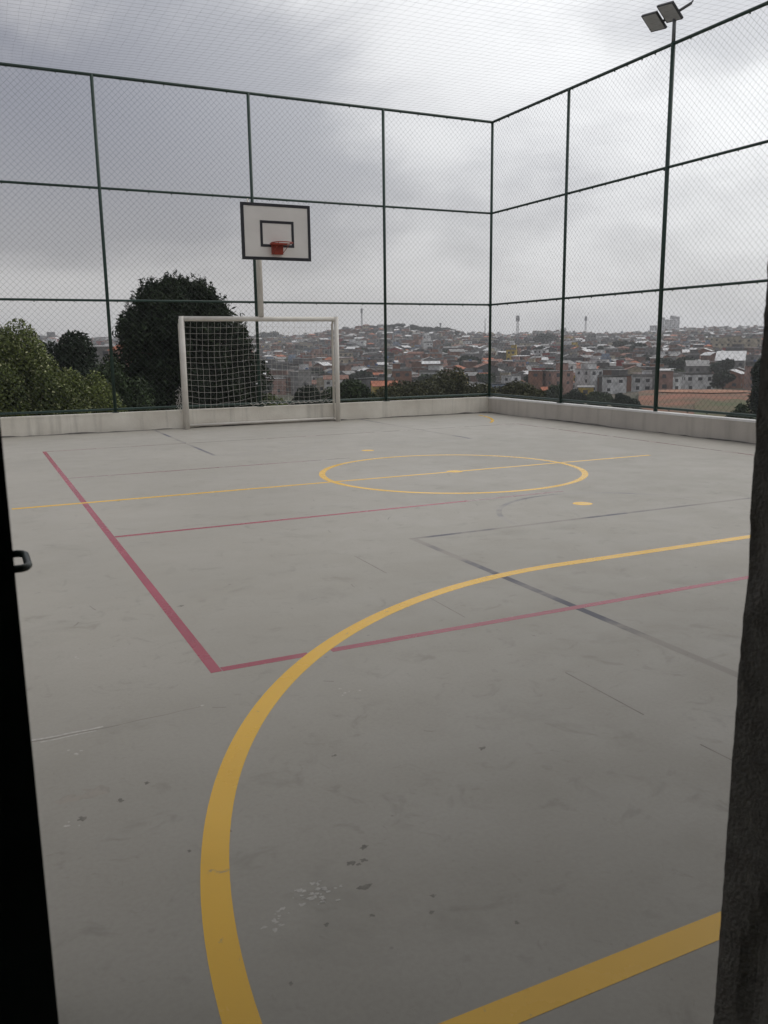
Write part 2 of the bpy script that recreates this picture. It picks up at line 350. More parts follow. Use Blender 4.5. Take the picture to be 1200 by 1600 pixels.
# ------------------------------------------------------------------ court floor and markings
XL, XR, YB = -4.0, 10.536, 16.424            # left end, side fence line, back fence line
fl = MB(); fl.box(-6.0, 10.66, -6.0, 16.54, -4.2, 0.0)
floor = fl.build('court_floor', 'floor', kind='structure')
ZB, ZR, ZY = 0.00015, 0.0003, 0.00045
def strip(name, pts, w, z, m, label=None, closed=False):
    """a painted band of width w along pts"""
    P = [Vector((p[0], p[1], 0)) for p in pts]; n = len(P); L = []; Rr = []
    for i, p in enumerate(P):
        if closed: d = P[(i+1) % n]-P[(i-1) % n]
        else: d = P[min(i+1, n-1)]-P[max(i-1, 0)]
        d.normalize(); nn = Vector((-d.y, d.x, 0))*w/2
        L.append((p.x+nn.x, p.y+nn.y, z)); Rr.append((p.x-nn.x, p.y-nn.y, z))
    fs = [(i, n+i, n+(i+1) % n, (i+1) % n) for i in range(n if closed else n-1)]
    b = MB(); b.add(L+Rr, fs); o = b.build(name, m, floor)
    if label: o['label'] = label
    return o
def arc(cx, cy, r, a0, a1, n=48): return [(cx+r*math.cos(R(a0+(a1-a0)*i/n)), cy+r*math.sin(R(a0+(a1-a0)*i/n))) for i in range(n+1)]
def disc(name, cx, cy, r, z, m, n=24, wob=0.0, seed=0, sx=1.0, label=None):
    vs = [(cx + sx*r*(1+wob*noise.noise(Vector((math.cos(6.2832*i/n)*1.5, math.sin(6.2832*i/n)*1.5, seed*3.3))))*math.cos(6.2832*i/n),
           cy + r*(1+wob*noise.noise(Vector((math.cos(6.2832*i/n)*1.5, math.sin(6.2832*i/n)*1.5, seed*3.3))))*math.sin(6.2832*i/n), z) for i in range(n)]
    b = MB(); b.add(vs, [tuple(range(n))]); o = b.build(name, m, floor)
    if label: o['label'] = label
    return o
def seg(x0, y0, x1, y1, n=12): return [(x0+(x1-x0)*i/n, y0+(y1-y0)*i/n) for i in range(n+1)]
CX, CY = 5.17, 8.87
# faded blue basketball keys
for y0, y1, s in ((1.45, 5.84, 1), (16.28, 11.90, -1)):
    strip('blue_key_line', seg(3.05, y0, 3.05, y1-s*0.03), 0.055, ZB, 'blue', 'faded blue side line of the basketball key')
    strip('blue_key_line', seg(7.29, y0, 7.29, y1-s*0.03), 0.055, ZB, 'blue', 'faded blue side line of the basketball key')
    strip('blue_key_line', seg(3.02, y1, 7.32, y1), 0.05, ZB, 'blue' if s > 0 else 'bluefaint', 'faded blue free throw line')
    if s > 0: strip('blue_key_arc', arc(CX, y1, 1.10, 4, 176), 0.05, ZB, 'bluefaint', 'faded blue free throw arc')
# red volleyball court
strip('red_line', seg(0.925, 3.775, 0.925, 13.72, 40), 0.055, ZR, 'red', 'solid red left side line')
strip('red_line', seg(0.955, 3.80, 1.395, 3.80), 0.055, ZR, 'red', 'short red piece of end line left of the yellow arc')
strip('red_line', seg(1.515, 3.80, 9.38, 3.80, 30), 0.055, ZR, 'red', 'red near end line')
strip('red_line', seg(0.955, 7.06, 4.3, 7.06, 30), 0.055, ZR, 'red', 'thin red line short of the centre circle')
strip('red_line', seg(4.3, 7.06, 5.45, 7.06, 10), 0.055, ZR, 'redfaint', 'worn right end of the thin red line')
strip('red_line', seg(0.955, 10.66, 4.6, 10.66, 30), 0.05, ZR, 'redfaint', 'worn dark red line beyond the half way line')
strip('red_line', seg(0.955, 13.70, 9.38, 13.70, 30), 0.05, ZR, 'redfaint', 'worn far red end line')
strip('red_line', seg(9.41, 3.78, 9.41, 13.7, 30), 0.05, ZR, 'redfaint', 'worn right side line')
# yellow futsal court
strip('yellow_line', seg(0.26, CY-0.04, 8.25, CY-0.04, 30), 0.065, ZY, 'yellow', 'yellow half way line')
strip('yellow_circle', arc(CX, CY, 1.57, 0, 359, 96)[:-1], 0.075, ZY+0.00012, 'yellow', 'yellow centre circle', closed=True)
disc('yellow_spot', CX+0.02, CY-0.03, 0.10, ZY+0.00024, 'yellow')
disc('yellow_spot', CX, 6.40, 0.095, ZY, 'yellow'); disc('yellow_spot', CX, 11.31, 0.095, ZY, 'yellow')
g0 = 1.415
strip('yellow_goal_area', arc(3.60, g0+0.04, 3.185, 180, 90, 60) + seg(3.75, g0+3.225, 6.74, g0+3.225, 10) + arc(6.74, g0+0.04, 3.185, 89, 0, 50), 0.084, ZY, 'yellow', 'broad yellow goal area curve in the foreground')
strip('yellow_line', seg(0.36, g0, 10.1, g0, 30), 0.08, ZY+0.00012, 'yellow', 'yellow goal line at the lower right')
g1 = 16.31
strip('yellow_goal_area', arc(6.74, g1, 3.205, 318, 352, 40), 0.06, ZY, 'yellow', 'short yellow remnant of the far goal area curve')
# joints between the slabs, cracks, splashes
strip('slab_joint', seg(2.385, 1.98, 2.375, 2.2), 0.007, ZB, 'joint'); strip('slab_joint', seg(2.37, 2.50, 2.372, 3.02), 0.007, ZB, 'joint')
strip('slab_joint', seg(2.385, 3.94, 2.395, 4.52), 0.005, ZB, 'joint'); strip('slab_joint', seg(2.41, 5.0, 2.415, 5.55), 0.008, ZB, 'joint')
def wob(pts, a, s): return [(x, y+a*noise.noise(Vector((x*9, s, 0)))) for x, y in pts]
strip('slab_joint', wob(seg(-0.6, 3.392, 0.42, 3.392, 40), 0.006, 1), 0.007, ZB, 'joint'); strip('slab_joint', wob(seg(0.42, 3.395, 0.76, 3.42, 16), 0.006, 2), 0.004, ZB, 'joint')
strip('plaster_smear', wob(seg(-0.3, 3.408, 0.36, 3.406, 40), 0.010, 3), 0.010, ZB, 'chip'); strip('plaster_smear', wob(seg(0.12, 3.376, 0.33, 3.38, 20), 0.008, 4), 0.006, ZB, 'chip')
rg = random.Random(5)
for (x, y, n, s) in ((0.73, 2.02, 34, 0.034), (0.615, 1.965, 14, 0.022), (1.38, 3.28, 5, 0.022), (0.235, 3.21, 4, 0.02), (0.36, 4.28, 3, 0.02), (0.75, 3.44, 2, 0.012), (0.17, 2.69, 4, 0.02), (3.9, 3.55, 3, 0.02)):
    for i in range(n):
        disc('plaster_fleck', x+rg.gauss(0, s), y+rg.gauss(0, s*0.8), rg.uniform(0.002, 0.0065), ZB+0.00002*i, 'chip', 9, 1.1, rg.random()*50, rg.uniform(0.8, 1.8))
for (x, y, r) in ((0.953, 2.16, 0.010), (0.885, 2.10, 0.010), (0.905, 2.085, 0.006), (0.925, 2.10, 0.008), (0.87, 1.985, 0.013), (1.01, 4.91, 0.016), (0.72, 1.88, 0.006), (1.03, 1.86, 0.007), (0.99, 1.80, 0.006),
                  (0.84, 1.86, 0.007), (0.33, 2.78, 0.009), (0.20, 2.72, 0.010), (0.61, 2.43, 0.007), (0.47, 2.38, 0.005), (1.17, 1.66, 0.006), (0.56, 1.72, 0.005), (0.43, 2.86, 0.008), (1.62, 2.55, 0.01), (1.1, 2.75, 0.008)):
    disc('dark_drip', x, y, r, ZB, 'drip', 12, 1.3, x*9+y, 1.25)

M['pale'] = mat('rubbed pale patch', (0.37, 0.335, 0.29), (0.32, 0.30, 0.262), 25, rough=0.6, spec=0.3, lo=0.45, hi=0.6)
M['scuff'] = mat('rubber scuff', (0.20, 0.19, 0.165), (0.31, 0.29, 0.255), 14, rough=0.6, spec=0.3)
for (x, y, r) in ((0.262, 2.885, 0.030), (0.17, 2.87, 0.026), (0.214, 2.86, 0.013)): disc('worn_patch', x, y, r, ZB*0.4+0.00003*(x*10), 'pale', 22, 1.2, x*31+y*7, 1.3)
rs = random.Random(14)
for k in range(46):                                                       # short rubber scuffs and tiny nicks
    x, y, a, l = rs.uniform(0.1, 6.5), rs.uniform(1.6, 9.5), rs.uniform(0, 3.14), rs.uniform(0.02, 0.13); b0 = rs.uniform(-0.3, 0.3)
    strip('scuff_mark', [(x+math.cos(a+b0*q/5)*l*q/5, y+math.sin(a+b0*q/5)*l*q/5) for q in range(6)], rs.uniform(0.003, 0.009), ZB*0.6+0.000004*k, 'scuff')

# ------------------------------------------------------------------ parapet walls
WZ = 0.345
def rough_wall(name, label, x0, x1, y0, y1, z1, along):
    t = thing(name, label, 'wall')
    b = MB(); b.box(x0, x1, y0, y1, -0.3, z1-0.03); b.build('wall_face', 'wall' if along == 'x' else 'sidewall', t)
    c = MB(); e = 0.004
    c.box(x0-e, x1+e, y0-(e if along == 'x' else 0), y1+e, z1-0.03, z1); c.build('coping', 'coping' if along == 'y' else 'wall', t)
    return t
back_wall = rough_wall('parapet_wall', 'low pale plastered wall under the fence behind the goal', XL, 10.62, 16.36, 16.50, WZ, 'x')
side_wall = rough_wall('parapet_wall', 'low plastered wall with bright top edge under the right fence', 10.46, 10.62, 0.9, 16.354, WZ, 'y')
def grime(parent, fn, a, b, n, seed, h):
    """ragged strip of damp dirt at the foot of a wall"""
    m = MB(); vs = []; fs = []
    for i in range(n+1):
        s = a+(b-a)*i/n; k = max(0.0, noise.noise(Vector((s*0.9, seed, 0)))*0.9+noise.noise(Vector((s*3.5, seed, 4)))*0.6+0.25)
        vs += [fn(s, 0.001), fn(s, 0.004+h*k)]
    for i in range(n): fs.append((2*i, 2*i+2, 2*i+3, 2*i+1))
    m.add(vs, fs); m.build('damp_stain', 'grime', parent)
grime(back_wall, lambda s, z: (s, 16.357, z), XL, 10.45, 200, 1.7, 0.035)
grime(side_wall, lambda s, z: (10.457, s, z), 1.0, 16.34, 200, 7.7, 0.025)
# dirt line lying on the floor along the walls
def floor_dirt(fn, a, b, n, seed, h):
    m = MB(); vs = []; fs = []
    for i in range(n+1):
        s = a+(b-a)*i/n; k = max(0.02, noise.noise(Vector((s*0.7, seed, 0)))*1.2+noise.noise(Vector((s*4, seed, 4)))*0.5+0.1)
        vs += [fn(s, 0.0), fn(s, h*k)]
    for i in range(n): fs.append((2*i, 2*i+1, 2*i+3, 2*i+2))
    m.add(vs, fs); m.build('dirt_line', 'grime', floor)
floor_dirt(lambda s, w: (s, 16.354-w, 0.0012), XL, 10.4, 240, 2.2, 0.16)
floor_dirt(lambda s, w: (10.454-w, s, 0.0012), 2.0, 16.3, 240, 8.2, 0.12)

# ------------------------------------------------------------------ fences
LEV = [0.408, 2.362, 4.287, 6.136]
def fence(name, label, a0, a1, posts, P, end_post=True, skip=()):
    """P(s, z, o) -> point: s along the fence, o outwards"""
    t = thing(name, label, 'fence')
    rail_r = [0.022, 0.022, 0.022, 0.027]
    for s in posts:
        if s in skip: continue
        b = MB(); b.bar(P(s, WZ, 0), P(s, LEV[3], 0), 0.030, 10); b.build('post', 'green', t, True)
        c = MB(); q = P(s, WZ, 0); c.box(q[0]-0.055, q[0]+0.055, q[1]-0.055, q[1]+0.055, WZ, WZ+0.012); c.build('base_plate', 'green', t)
    for i, z in enumerate(LEV):
        b = MB(); b.bar(P(a0, z, 0.004), P(a1, z, 0.004), rail_r[i], 10); b.build('rail', 'green', t, True)
    pitch = 0.106; w = 0.00135
    ss = sorted(posts)
    for k in range(len(ss)-1):
        for lv in range(3):
            s0, s1, z0, z1 = ss[k], ss[k+1], LEV[lv], LEV[lv+1]
            b = MB(); rr = random.Random(k*7+lv)
            for sg in (1, -1):
                off = rr.uniform(0, pitch)
                n0 = int((s0-(z1-z0))/pitch)-2; n1 = int((s1+(z1-z0))/pitch)+3
                for i in range(n0, n1):
                    c = i*pitch+off                                   # line: s = c + sg*(z-z0)
                    lo = max(z0, z0+min((s0-c)*sg, (s1-c)*sg)); hi = min(z1, z0+max((s0-c)*sg, (s1-c)*sg))
                    if hi-lo < 0.01: continue
                    jz = rr.uniform(-0.003, 0.003)
                    b.bar(P(c+sg*(lo-z0)+jz, lo, 0.028+0.0015*sg), P(c+sg*(hi-z0)+jz, hi, 0.028+0.0015*sg), w, 4, cap=False)
            b.build('wire_mesh_panel', 'wire', t, kind='stuff')
    b = MB(); rr = random.Random(3)
    for i, z in enumerate(LEV):
        s = min(a0, a1)+0.1
        while s < max(a0, a1):
            p = P(s, z-rail_r[i]-0.008, 0.012); q = rr.uniform(0.004, 0.009); b.box(p[0]-q, p[0]+q, p[1]-q, p[1]+q, p[2]-q, p[2]+0.014); s += rr.uniform(0.3, 0.42)
    b.build('wire_tie', 'wire', t, kind='stuff')
    return t
fence('chain_link_fence', 'tall dark green chain link fence behind the goal', XL, XR, [-3.17, -0.39, 2.392, 5.171, 7.955, XR], lambda s, z, o: (s, YB+o, z))
fence('chain_link_fence', 'tall dark green chain link fence along the right side', 0.95, YB-0.03, [0.95, 3.30, 5.935, 8.565, 11.195, 13.825, YB], lambda s, z, o: (XR+o, s, z), skip=(11.195, YB))
# roof net
nb = MB(); cell = 0.15; rn = random.Random(9)
def netz(x, y): return 6.10 - 0.10*math.sin(math.pi*min(max((x-XL)/(XR-XL), 0), 1))*math.sin(math.pi*min(max((y-0.9)/(YB-0.9), 0), 1)) + 0.018*noise.noise(Vector((x*1.1, y*1.1, 0)))
x = XL
while x < XR:
    nb.path([(x+0.03*noise.noise(Vector((x*1.5, 0.9+(YB-0.9)*i/34*1.5, 1))), 0.9+(YB-0.9)*i/34, netz(x, 0.9+(YB-0.9)*i/34)) for i in range(35)], 0.0008, 3); x += cell
y = 0.95
while y < YB:
    nb.path([(XL+(XR-XL)*i/70, y+0.028*noise.noise(Vector((XL+(XR-XL)*i/70*2.2, y*1.3, 7))), netz(XL+(XR-XL)*i/70, y)) for i in range(71)], 0.0010, 3); y += cell
nb.build('roof_net', 'netcord', label='thin square mesh net stretched overhead across the top of the fences', category='net')

# ------------------------------------------------------------------ floodlight on the side fence
t = thing('floodlight', 'twin grey floodlight on a tall post rising above the right fence', 'floodlight', (XR, 11.195, 0))
b = MB(); b.bar((0, 0, WZ), (0, 0, 6.16), 0.036, 12); b.build('post', 'green', t, True)
b = MB(); b.bar((0, 0, 6.16), (0, 0, 6.50), 0.030, 12); b.build('pole_top', 'steel', t, True)
b = MB(); b.bar((-0.02, -0.36, 6.60), (-0.02, 0.52, 6.50), 0.022, 8); b.bar((-0.02, -0.36, 6.60), (-0.02, -0.40, 6.63), 0.012, 8); b.build('cross_arm', 'steel', t, True)
for (dy, dz, yaw) in ((0.345, 0.02, 0), (0.0, 0.05, 0)):
    T = Matrix.Translation((-0.10, dy, 6.53+dz)) @ Matrix.Rotation(R(yaw), 4, 'Z') @ Matrix.Rotation(R(8), 4, 'X') @ Matrix.Rotation(R(-52), 4, 'Y')
    b = MB(); b.box(-0.018, 0.016, -0.172, 0.172, -0.16, 0.16, T=T); h = b.build('lamp_housing', 'lampbody', t)
    b = MB(); b.box(-0.022, -0.0185, -0.155, 0.155, -0.143, 0.143, T=T); b.build('glass', 'lampglass', h)
    b = MB()
    for k in range(7): b.box(0.0165, 0.03, -0.15+k*0.048, -0.14+k*0.048, -0.13, 0.13, T=T)
    b.build('cooling_fins', 'lampbody', h)

# ------------------------------------------------------------------ goal
GX0, GX1, GY, GB = 3.631, 6.708, 16.10, 16.315
t = thing('futsal_goal', 'white tubular futsal goal with a net against the back wall', 'goal', (CX, GY, 0))
ox, oy = CX, GY
for x in (GX0, GX1):
    b = MB(); b.bar((x-ox, 0, 0), (x-ox, 0, 2.08), 0.046, 14); b.build('post', 'whitepipe', t, True)
    b = MB(); b.path([(x-ox, 0.03, 2.04), (x-ox, GB-oy-0.06, 2.02), (x-ox, GB-oy, 1.94), (x-ox, GB-oy, 0.03)], 0.024, 10); b.build('rear_frame', 'whitepipe', t, True)
    b = MB(); b.bar((x-ox, 0, 0.035), (x-ox, GB-oy, 0.035), 0.02, 8); b.build('foot_bar', 'whitepipe', t, True)
b = MB(); b.bar((GX0-ox+0.047, 0, 2.034), (GX1-ox-0.047, 0, 2.034), 0.045, 14); b.build('crossbar', 'whitepipe', t, True)
b = MB(); b.bar((GX0-ox, GB-oy, 0.05), (GX1-ox, GB-oy, 0.05), 0.026, 10); b.build('ground_bar', 'whitepipe', t, True)
b = MB(); NX, NZ = 26, 15
def npt(i, j):
    u = i/NX; v = j/NZ
    drop = 1.60 + 0.06*math.sin(u*9) ; bunch = max(0, u-0.45)*0.25*v**4
    x = GX0+0.06+(GX1-GX0-0.12)*u + 0.10*math.sin(math.pi*u)*v*(0.6-u) + 0.012*noise.noise(Vector((i*0.7, j*0.4, 1)))
    z = 1.985 - drop*(v-0.06*math.sin(math.pi*v)*0) + bunch + 0.02*noise.noise(Vector((i*0.5, j*0.6, 3))) - 0.03*abs(math.sin(u*math.pi*9))*max(0, v-0.75)
    y = GY+0.03+0.19*min(1, v*3) + 0.025*noise.noise(Vector((i*0.3, j*0.3, 9)))
    return (x-ox, y-oy, z)
for i in range(NX+1): b.path([npt(i, j+s*0.5) for j in range(NZ) for s in (0, 1)]+[npt(i, NZ)], 0.0021, 4)
for j in range(NZ+1): b.path([npt(i, j) for i in range(NX+1)], 0.0021, 4)
for x, sg in ((GX0, -1), (GX1, 1)):                                       # side nets and the hanging tails
    for j in range(NZ):
        v = j/NZ; b.path([(x-ox, 0.02, 1.95-1.55*v), (x-ox+sg*0.02, (GB-oy)*0.5, 1.94-1.55*v), (x-ox+sg*0.03*v, GB-oy, 1.95-1.58*v)], 0.003, 4)
    for k in range(1, 3): b.path([(x-ox+sg*0.03*(q/8), (GB-oy)*k/2.5, 1.98-1.6*q/8) for q in range(9)], 0.003, 4)
rn = random.Random(4)
for k in range(9):                                                        # loose tail of net beside the left post
    x0 = GX0-ox-rn.uniform(0.02, 0.14); z0 = rn.uniform(0.55, 0.8); b.path([(x0+rn.uniform(-0.03, 0.03), GB-oy-0.02+rn.uniform(-0.02, 0.02), z0-0.06*q) for q in range(6)], 0.003, 4)
for k in range(5): b.path([(GX0-ox-0.15+0.03*q, GB-oy-0.02, 0.40+0.08*k+0.02*math.sin(q*2+k)) for q in range(6)], 0.003, 4)
for k in range(14):                                                       # rope bunched along the bottom edge
    u = 0.42+0.04*k; b.path([(GX0-ox+(GX1-GX0)*(u+0.02*q), 0.2-0.02*rn.random(), 0.40+0.05*rn.random()-0.03*(q % 2)) for q in range(4)], 0.005, 4)
b.build('goal_net', 'goalnet', t, kind='stuff')

# ------------------------------------------------------------------ basketball backboard standing on the goal's crossbar
BY = 15.15
t = thing('basketball_hoop', 'white basketball backboard with black border and orange rim above the goal', 'basketball hoop', (CX, GY, 2.08))
def W(x, y, z): return (x-CX, y-GY, z-2.08)
b = MB(); b.bar(W(5.155, GY, 2.079), W(5.155, GY, 4.05), 0.056, 14); b.build('pole', 'whitepipe', t, True)
for z in (3.25, 3.80):
    for x in (4.95, 5.45):
        b = MB(); b.bar(W(5.155, GY, z), W(x, BY+0.03, z), 0.022, 8); b.build('support_arm', 'whitepipe', t, True)
b = MB(); b.bar(W(4.70, BY+0.04, 3.1), W(4.70, BY+0.04, 4.06), 0.016, 6); b.build('rear_bracket', 'whitepipe', t, True)
x0, x1, z0, z1 = 4.555, 5.845, 3.03, 3.995
b = MB()
a = W(x0+0.01, BY, z0+0.01); c = W(x1-0.01, BY+0.03, z1-0.01); b.box(a[0], c[0], a[1], c[1], a[2], c[2]); bd = b.build('board', 'board', t)
def frame(name, x0, x1, z0, z1, w, y0, y1, par):
    for (xa, xb, za, zb) in ((x0, x1, z0, z0+w), (x0, x1, z1-w, z1), (x0, x0+w, z0+w, z1-w), (x1-w, x1, z0+w, z1-w)):
        b = MB(); a = W(xa, y0, za); c = W(xb, y1, zb); b.box(a[0], c[0], a[1], c[1], a[2], c[2]); b.build(name, 'black', par)
frame('border_band', x0, x1, z0, z1, 0.052, BY-0.006, BY+0.032, bd)
frame('target_band', 4.895, 5.525, 3.255, 3.705, 0.046, BY-0.004, BY-0.0005, bd)
b = MB(); a = W(5.09, BY-0.075, 3.125); c = W(5.29, BY-0.007, 3.315); b.box(a[0], c[0], a[1], c[1], a[2], c[2])
b.box(a[0]-0.05, c[0]+0.05, a[1]-0.10, a[1]-0.002, c[2]-0.03, c[2]-0.004); br = b.build('rim_bracket', 'rim', t)
b = MB(); rc = W(5.19, BY-0.31, 3.295); pts = [(rc[0]+0.19*math.cos(6.28318*i/32), rc[1]+0.19*math.sin(6.28318*i/32), rc[2]) for i in range(33)]; b.path(pts, 0.0095, 6); b.build('rim', 'rim', t, True)
for sx in (-0.09, 0.09):
    b = MB(); b.bar(W(5.19+sx, BY-0.06, 3.14), W(5.19+sx*1.2, BY-0.44, 3.288), 0.006, 6); b.build('rim_brace', 'rim', t, True)

# ------------------------------------------------------------------ building with the doorway, gate
t = thing('entrance_building', 'dark rough plastered doorway wall framing the right edge of the view', 'building', (0, 0, 0))
def rough_box(name, x0, x1, y0, y1, z0, z1, step, amp, m, par):
    bm = bmesh.new(); bmesh.ops.create_cube(bm, size=1.0)
    for v in bm.verts: v.co = Vector((x0+(v.co.x+0.5)*(x1-x0), y0+(v.co.y+0.5)*(y1-y0), z0+(v.co.z+0.5)*(z1-z0)))
    for ax, ln in ((2, z1-z0), (1, y1-y0)):
        n = int(ln/step)
        for k in range(1, n):
            c = [0, 0, 0]; c[ax] = (z0 if ax == 2 else y0)+ln*k/n; no = [0, 0, 0]; no[ax] = 1
            bmesh.ops.bisect_plane(bm, geom=bm.verts[:]+bm.edges[:]+bm.faces[:], plane_co=c, plane_no=no)
    for v in bm.verts:
        if v.co.x < x0+0.001:
            p = v.co; q = noise.noise(p*5)*0.15+noise.noise(p*22)*0.45+noise.noise(p*70)*0.35
            chip = max(0, noise.noise(Vector((p.y*8, p.z*3.1, 2.2)))-0.32)*4
            v.co.x += amp*q + 0.012*chip
            if v.co.y > y1-0.001: v.co.y -= amp*0.8*abs(noise.noise(p*30))
    me = bpy.data.meshes.new(name); bm.to_mesh(me); bm.free(); me.materials.append(M[m]); return link(name, me, par)
rough_box('door_jamb', 1.043, 1.30, 0.76, 0.90, 0.0, 2.75, 0.013, 0.0035, 'jamb', t)
for nm, bx in (('front_wall', (1.3005, 11.0, 0.76, 0.90, 0.0, 4.05)), ('front_wall', (-6.0, -0.11, 0.76, 0.90, 0.0, 4.05)), ('lintel', (-0.11, 1.30, 0.76, 0.90, 2.75, 4.05)),
               ('room_wall', (1.9, 2.05, -3.5, 0.76, 0.0, 2.9)), ('room_wall', (-1.65, -1.5, -3.5, 0.76, 0.0, 2.9)), ('room_wall', (-1.65, 2.05, -3.65, -3.5, 0.0, 2.9)),
               ('room_ceiling', (-1.65, 2.05, -3.65, 0.76, 2.9, 3.05)), ('roof', (-6.0, 11.0, -5.0, 3.3, 4.05, 4.25))):  # roof slab's unseen front overhang is added to shade the near floor
    b = MB(); b.box(*bx); b.build(nm, 'room', t)
b = MB(); b.box(-1.5, 1.9, -3.5, 0.74, 0.0, 0.004); b.build('room_floor', 'room', t)

t = thing('steel_gate', 'dark green steel gate leaf standing open at the left edge', 'gate', (-0.006, 0.905, 0))
b = MB(); b.box(-0.10, -0.036, -0.13, -0.006, 0, 2.75); b.build('gate_post', 'gate', t)
def stile(name, x0, x1, y0, y1, z0, z1):
    bm = bmesh.new(); bmesh.ops.create_cube(bm, size=1.0)
    for v in bm.verts: v.co = Vector((x0+(v.co.x+0.5)*(x1-x0), y0+(v.co.y+0.5)*(y1-y0), z0+(v.co.z+0.5)*(z1-z0)))
    bmesh.ops.bevel(bm, geom=bm.edges[:], offset=0.004, segments=2, affect='EDGES')
    me = bpy.data.meshes.new(name); bm.to_mesh(me); bm.free(); me.materials.append(M['gate']); return link(name, me, t)
stile('stile', -0.03, 0.03, 0.0, 0.06, 0.03, 2.6); stile('stile', -0.03, 0.03, 0.98, 1.04, 0.03, 2.6)
for z in (0.06, 1.18, 2.54): stile('cross_rail', -0.026, 0.026, 0.061, 0.979, z-0.03, z+0.03)
b = MB(); b.box(-0.002, 0.002, 0.061, 0.979, 0.09, 1.15); b.build('panel', 'gate', t)
b = MB(); b.box(-0.002, 0.002, 0.061, 0.979, 1.21, 2.51); b.build('panel', 'gate', t)
for k in range(3):
    b = MB(); b.bar((-0.034, -0.004, 0.35+0.95*k), (-0.034, -0.004, 0.47+0.95*k), 0.009, 8); b.build('hinge', 'gate', t, True)
b = MB(); hz = 1.143; b.path([(0.024, 0.60, hz), (0.056, 0.60, hz), (0.064, 0.606, hz), (0.068, 0.618, hz), (0.068, 0.70, hz), (0.064, 0.712, hz), (0.056, 0.718, hz), (0.024, 0.718, hz)], 0.0065, 10); b.build('pull_handle', 'gate', t, True)

# ------------------------------------------------------------------ trees
def leaf_quads(C, size, rng_, squash=0.55, updir=0.25):
    n = len(C)
    a = rng_.normal(size=(n, 3)); a /= np.linalg.norm(a, axis=1)[:, None]
    h = rng_.normal(size=(n, 3)); b_ = np.cross(a, h); b_ /= np.linalg.norm(b_, axis=1)[:, None]
    s = size*rng_.uniform(0.6, 1.35, size=(n, 1)); a = a*s; b_ = b_*s*squash
    return np.stack([C-a, C-b_*0.9+a*0.1, C+a, C+b_*0.9+a*0.1], axis=1)
def crown_points(lobes, n, rng_, shell=0.55):
    """points spread through a set of ellipsoid lobes, denser towards the skin; lobes: (cx,cy,cz,rx,ry,rz)"""
    L = np.array(lobes); vol = L[:, 3]*L[:, 4]+L[:, 4]*L[:, 5]; k = rng_.choice(len(L), size=n, p=vol/vol.sum())
    d = rng_.normal(size=(n, 3)); d /= np.linalg.norm(d, axis=1)[:, None]
    r = shell+(1.06-shell)*rng_.uniform(size=(n, 1))**0.6
    return L[k, :3]+d*r*L[k, 3:]
def tree(name, label, cat, loc, height, rx, lobes_n, n, size, m, seed, trunk_h=0.4, ry=None, top_round=0.5, group=None, lobe_r=0.36, squash=0.55, bloom=None, cone=0.0):
    rng_ = np.random.default_rng(seed); rr = random.Random(seed); ry = ry or rx
    t = thing(name, label, cat, loc, 0, group)
    zc0 = height*trunk_h; hc = height-zc0; lobes = []
    for i in range(lobes_n):
        for _ in range(40):
            p = Vector((rr.uniform(-1, 1), rr.uniform(-1, 1), rr.uniform(-1, 1)))
            if 0.3 < p.length < 0.85: break
        w = 1-cone*max(0, p.z)
        s = lobe_r*rr.uniform(0.7, 1.25)
        lobes.append((p.x*rx*w, p.y*ry*w, zc0+hc*(0.5+0.42*p.z), rx*s, ry*s, hc*s*0.62))
    lobes.append((0, 0, zc0+hc*0.5, rx*0.6, ry*0.6, hc*0.38))
    me = quads_mesh(name+'_crown', leaf_quads(crown_points(lobes, n, rng_), size, rng_, squash), m)
    link('crown', me, t, kind='stuff')
    b = MB(); zt = zc0+hc*0.55
    b.path([(0, 0, -0.4), (0.02*rx, 0, zc0*0.5), (-0.03*rx, 0.02*rx, zc0), (0, 0, zt)], [0.07*rx, 0.055*rx, 0.045*rx, 0.02*rx], 8)
    for i in range(min(9, lobes_n)):
        c = lobes[i]; b.path([(0, 0, zc0*(0.75+0.03*i)), (c[0]*0.5, c[1]*0.5, (zc0+c[2])*0.5), (c[0]*0.92, c[1]*0.92, c[2])], [0.028*rx, 0.02*rx, 0.007*rx], 6)
    b.build('trunk', 'bark', t, True)
    if bloom:
        P = crown_points(lobes, bloom, rng_, 0.98); P = P[P[:, 2] > zc0+hc*0.35]
        link('blossom', quads_mesh('blossom', leaf_quads(P, size*0.75, rng_, 0.8), 'blossom'), t, kind='stuff')
    return t
def gz(p): return ground_z(p.x, p.y)
def at(az, d): p = polar(az, d); p.z = gz(p); return p
def tree_to(name, label, az, d, ztop, *a, **k):
    p = at(az, d); return tree(name, label, 'tree', p, ztop-p.z, *a, **k)

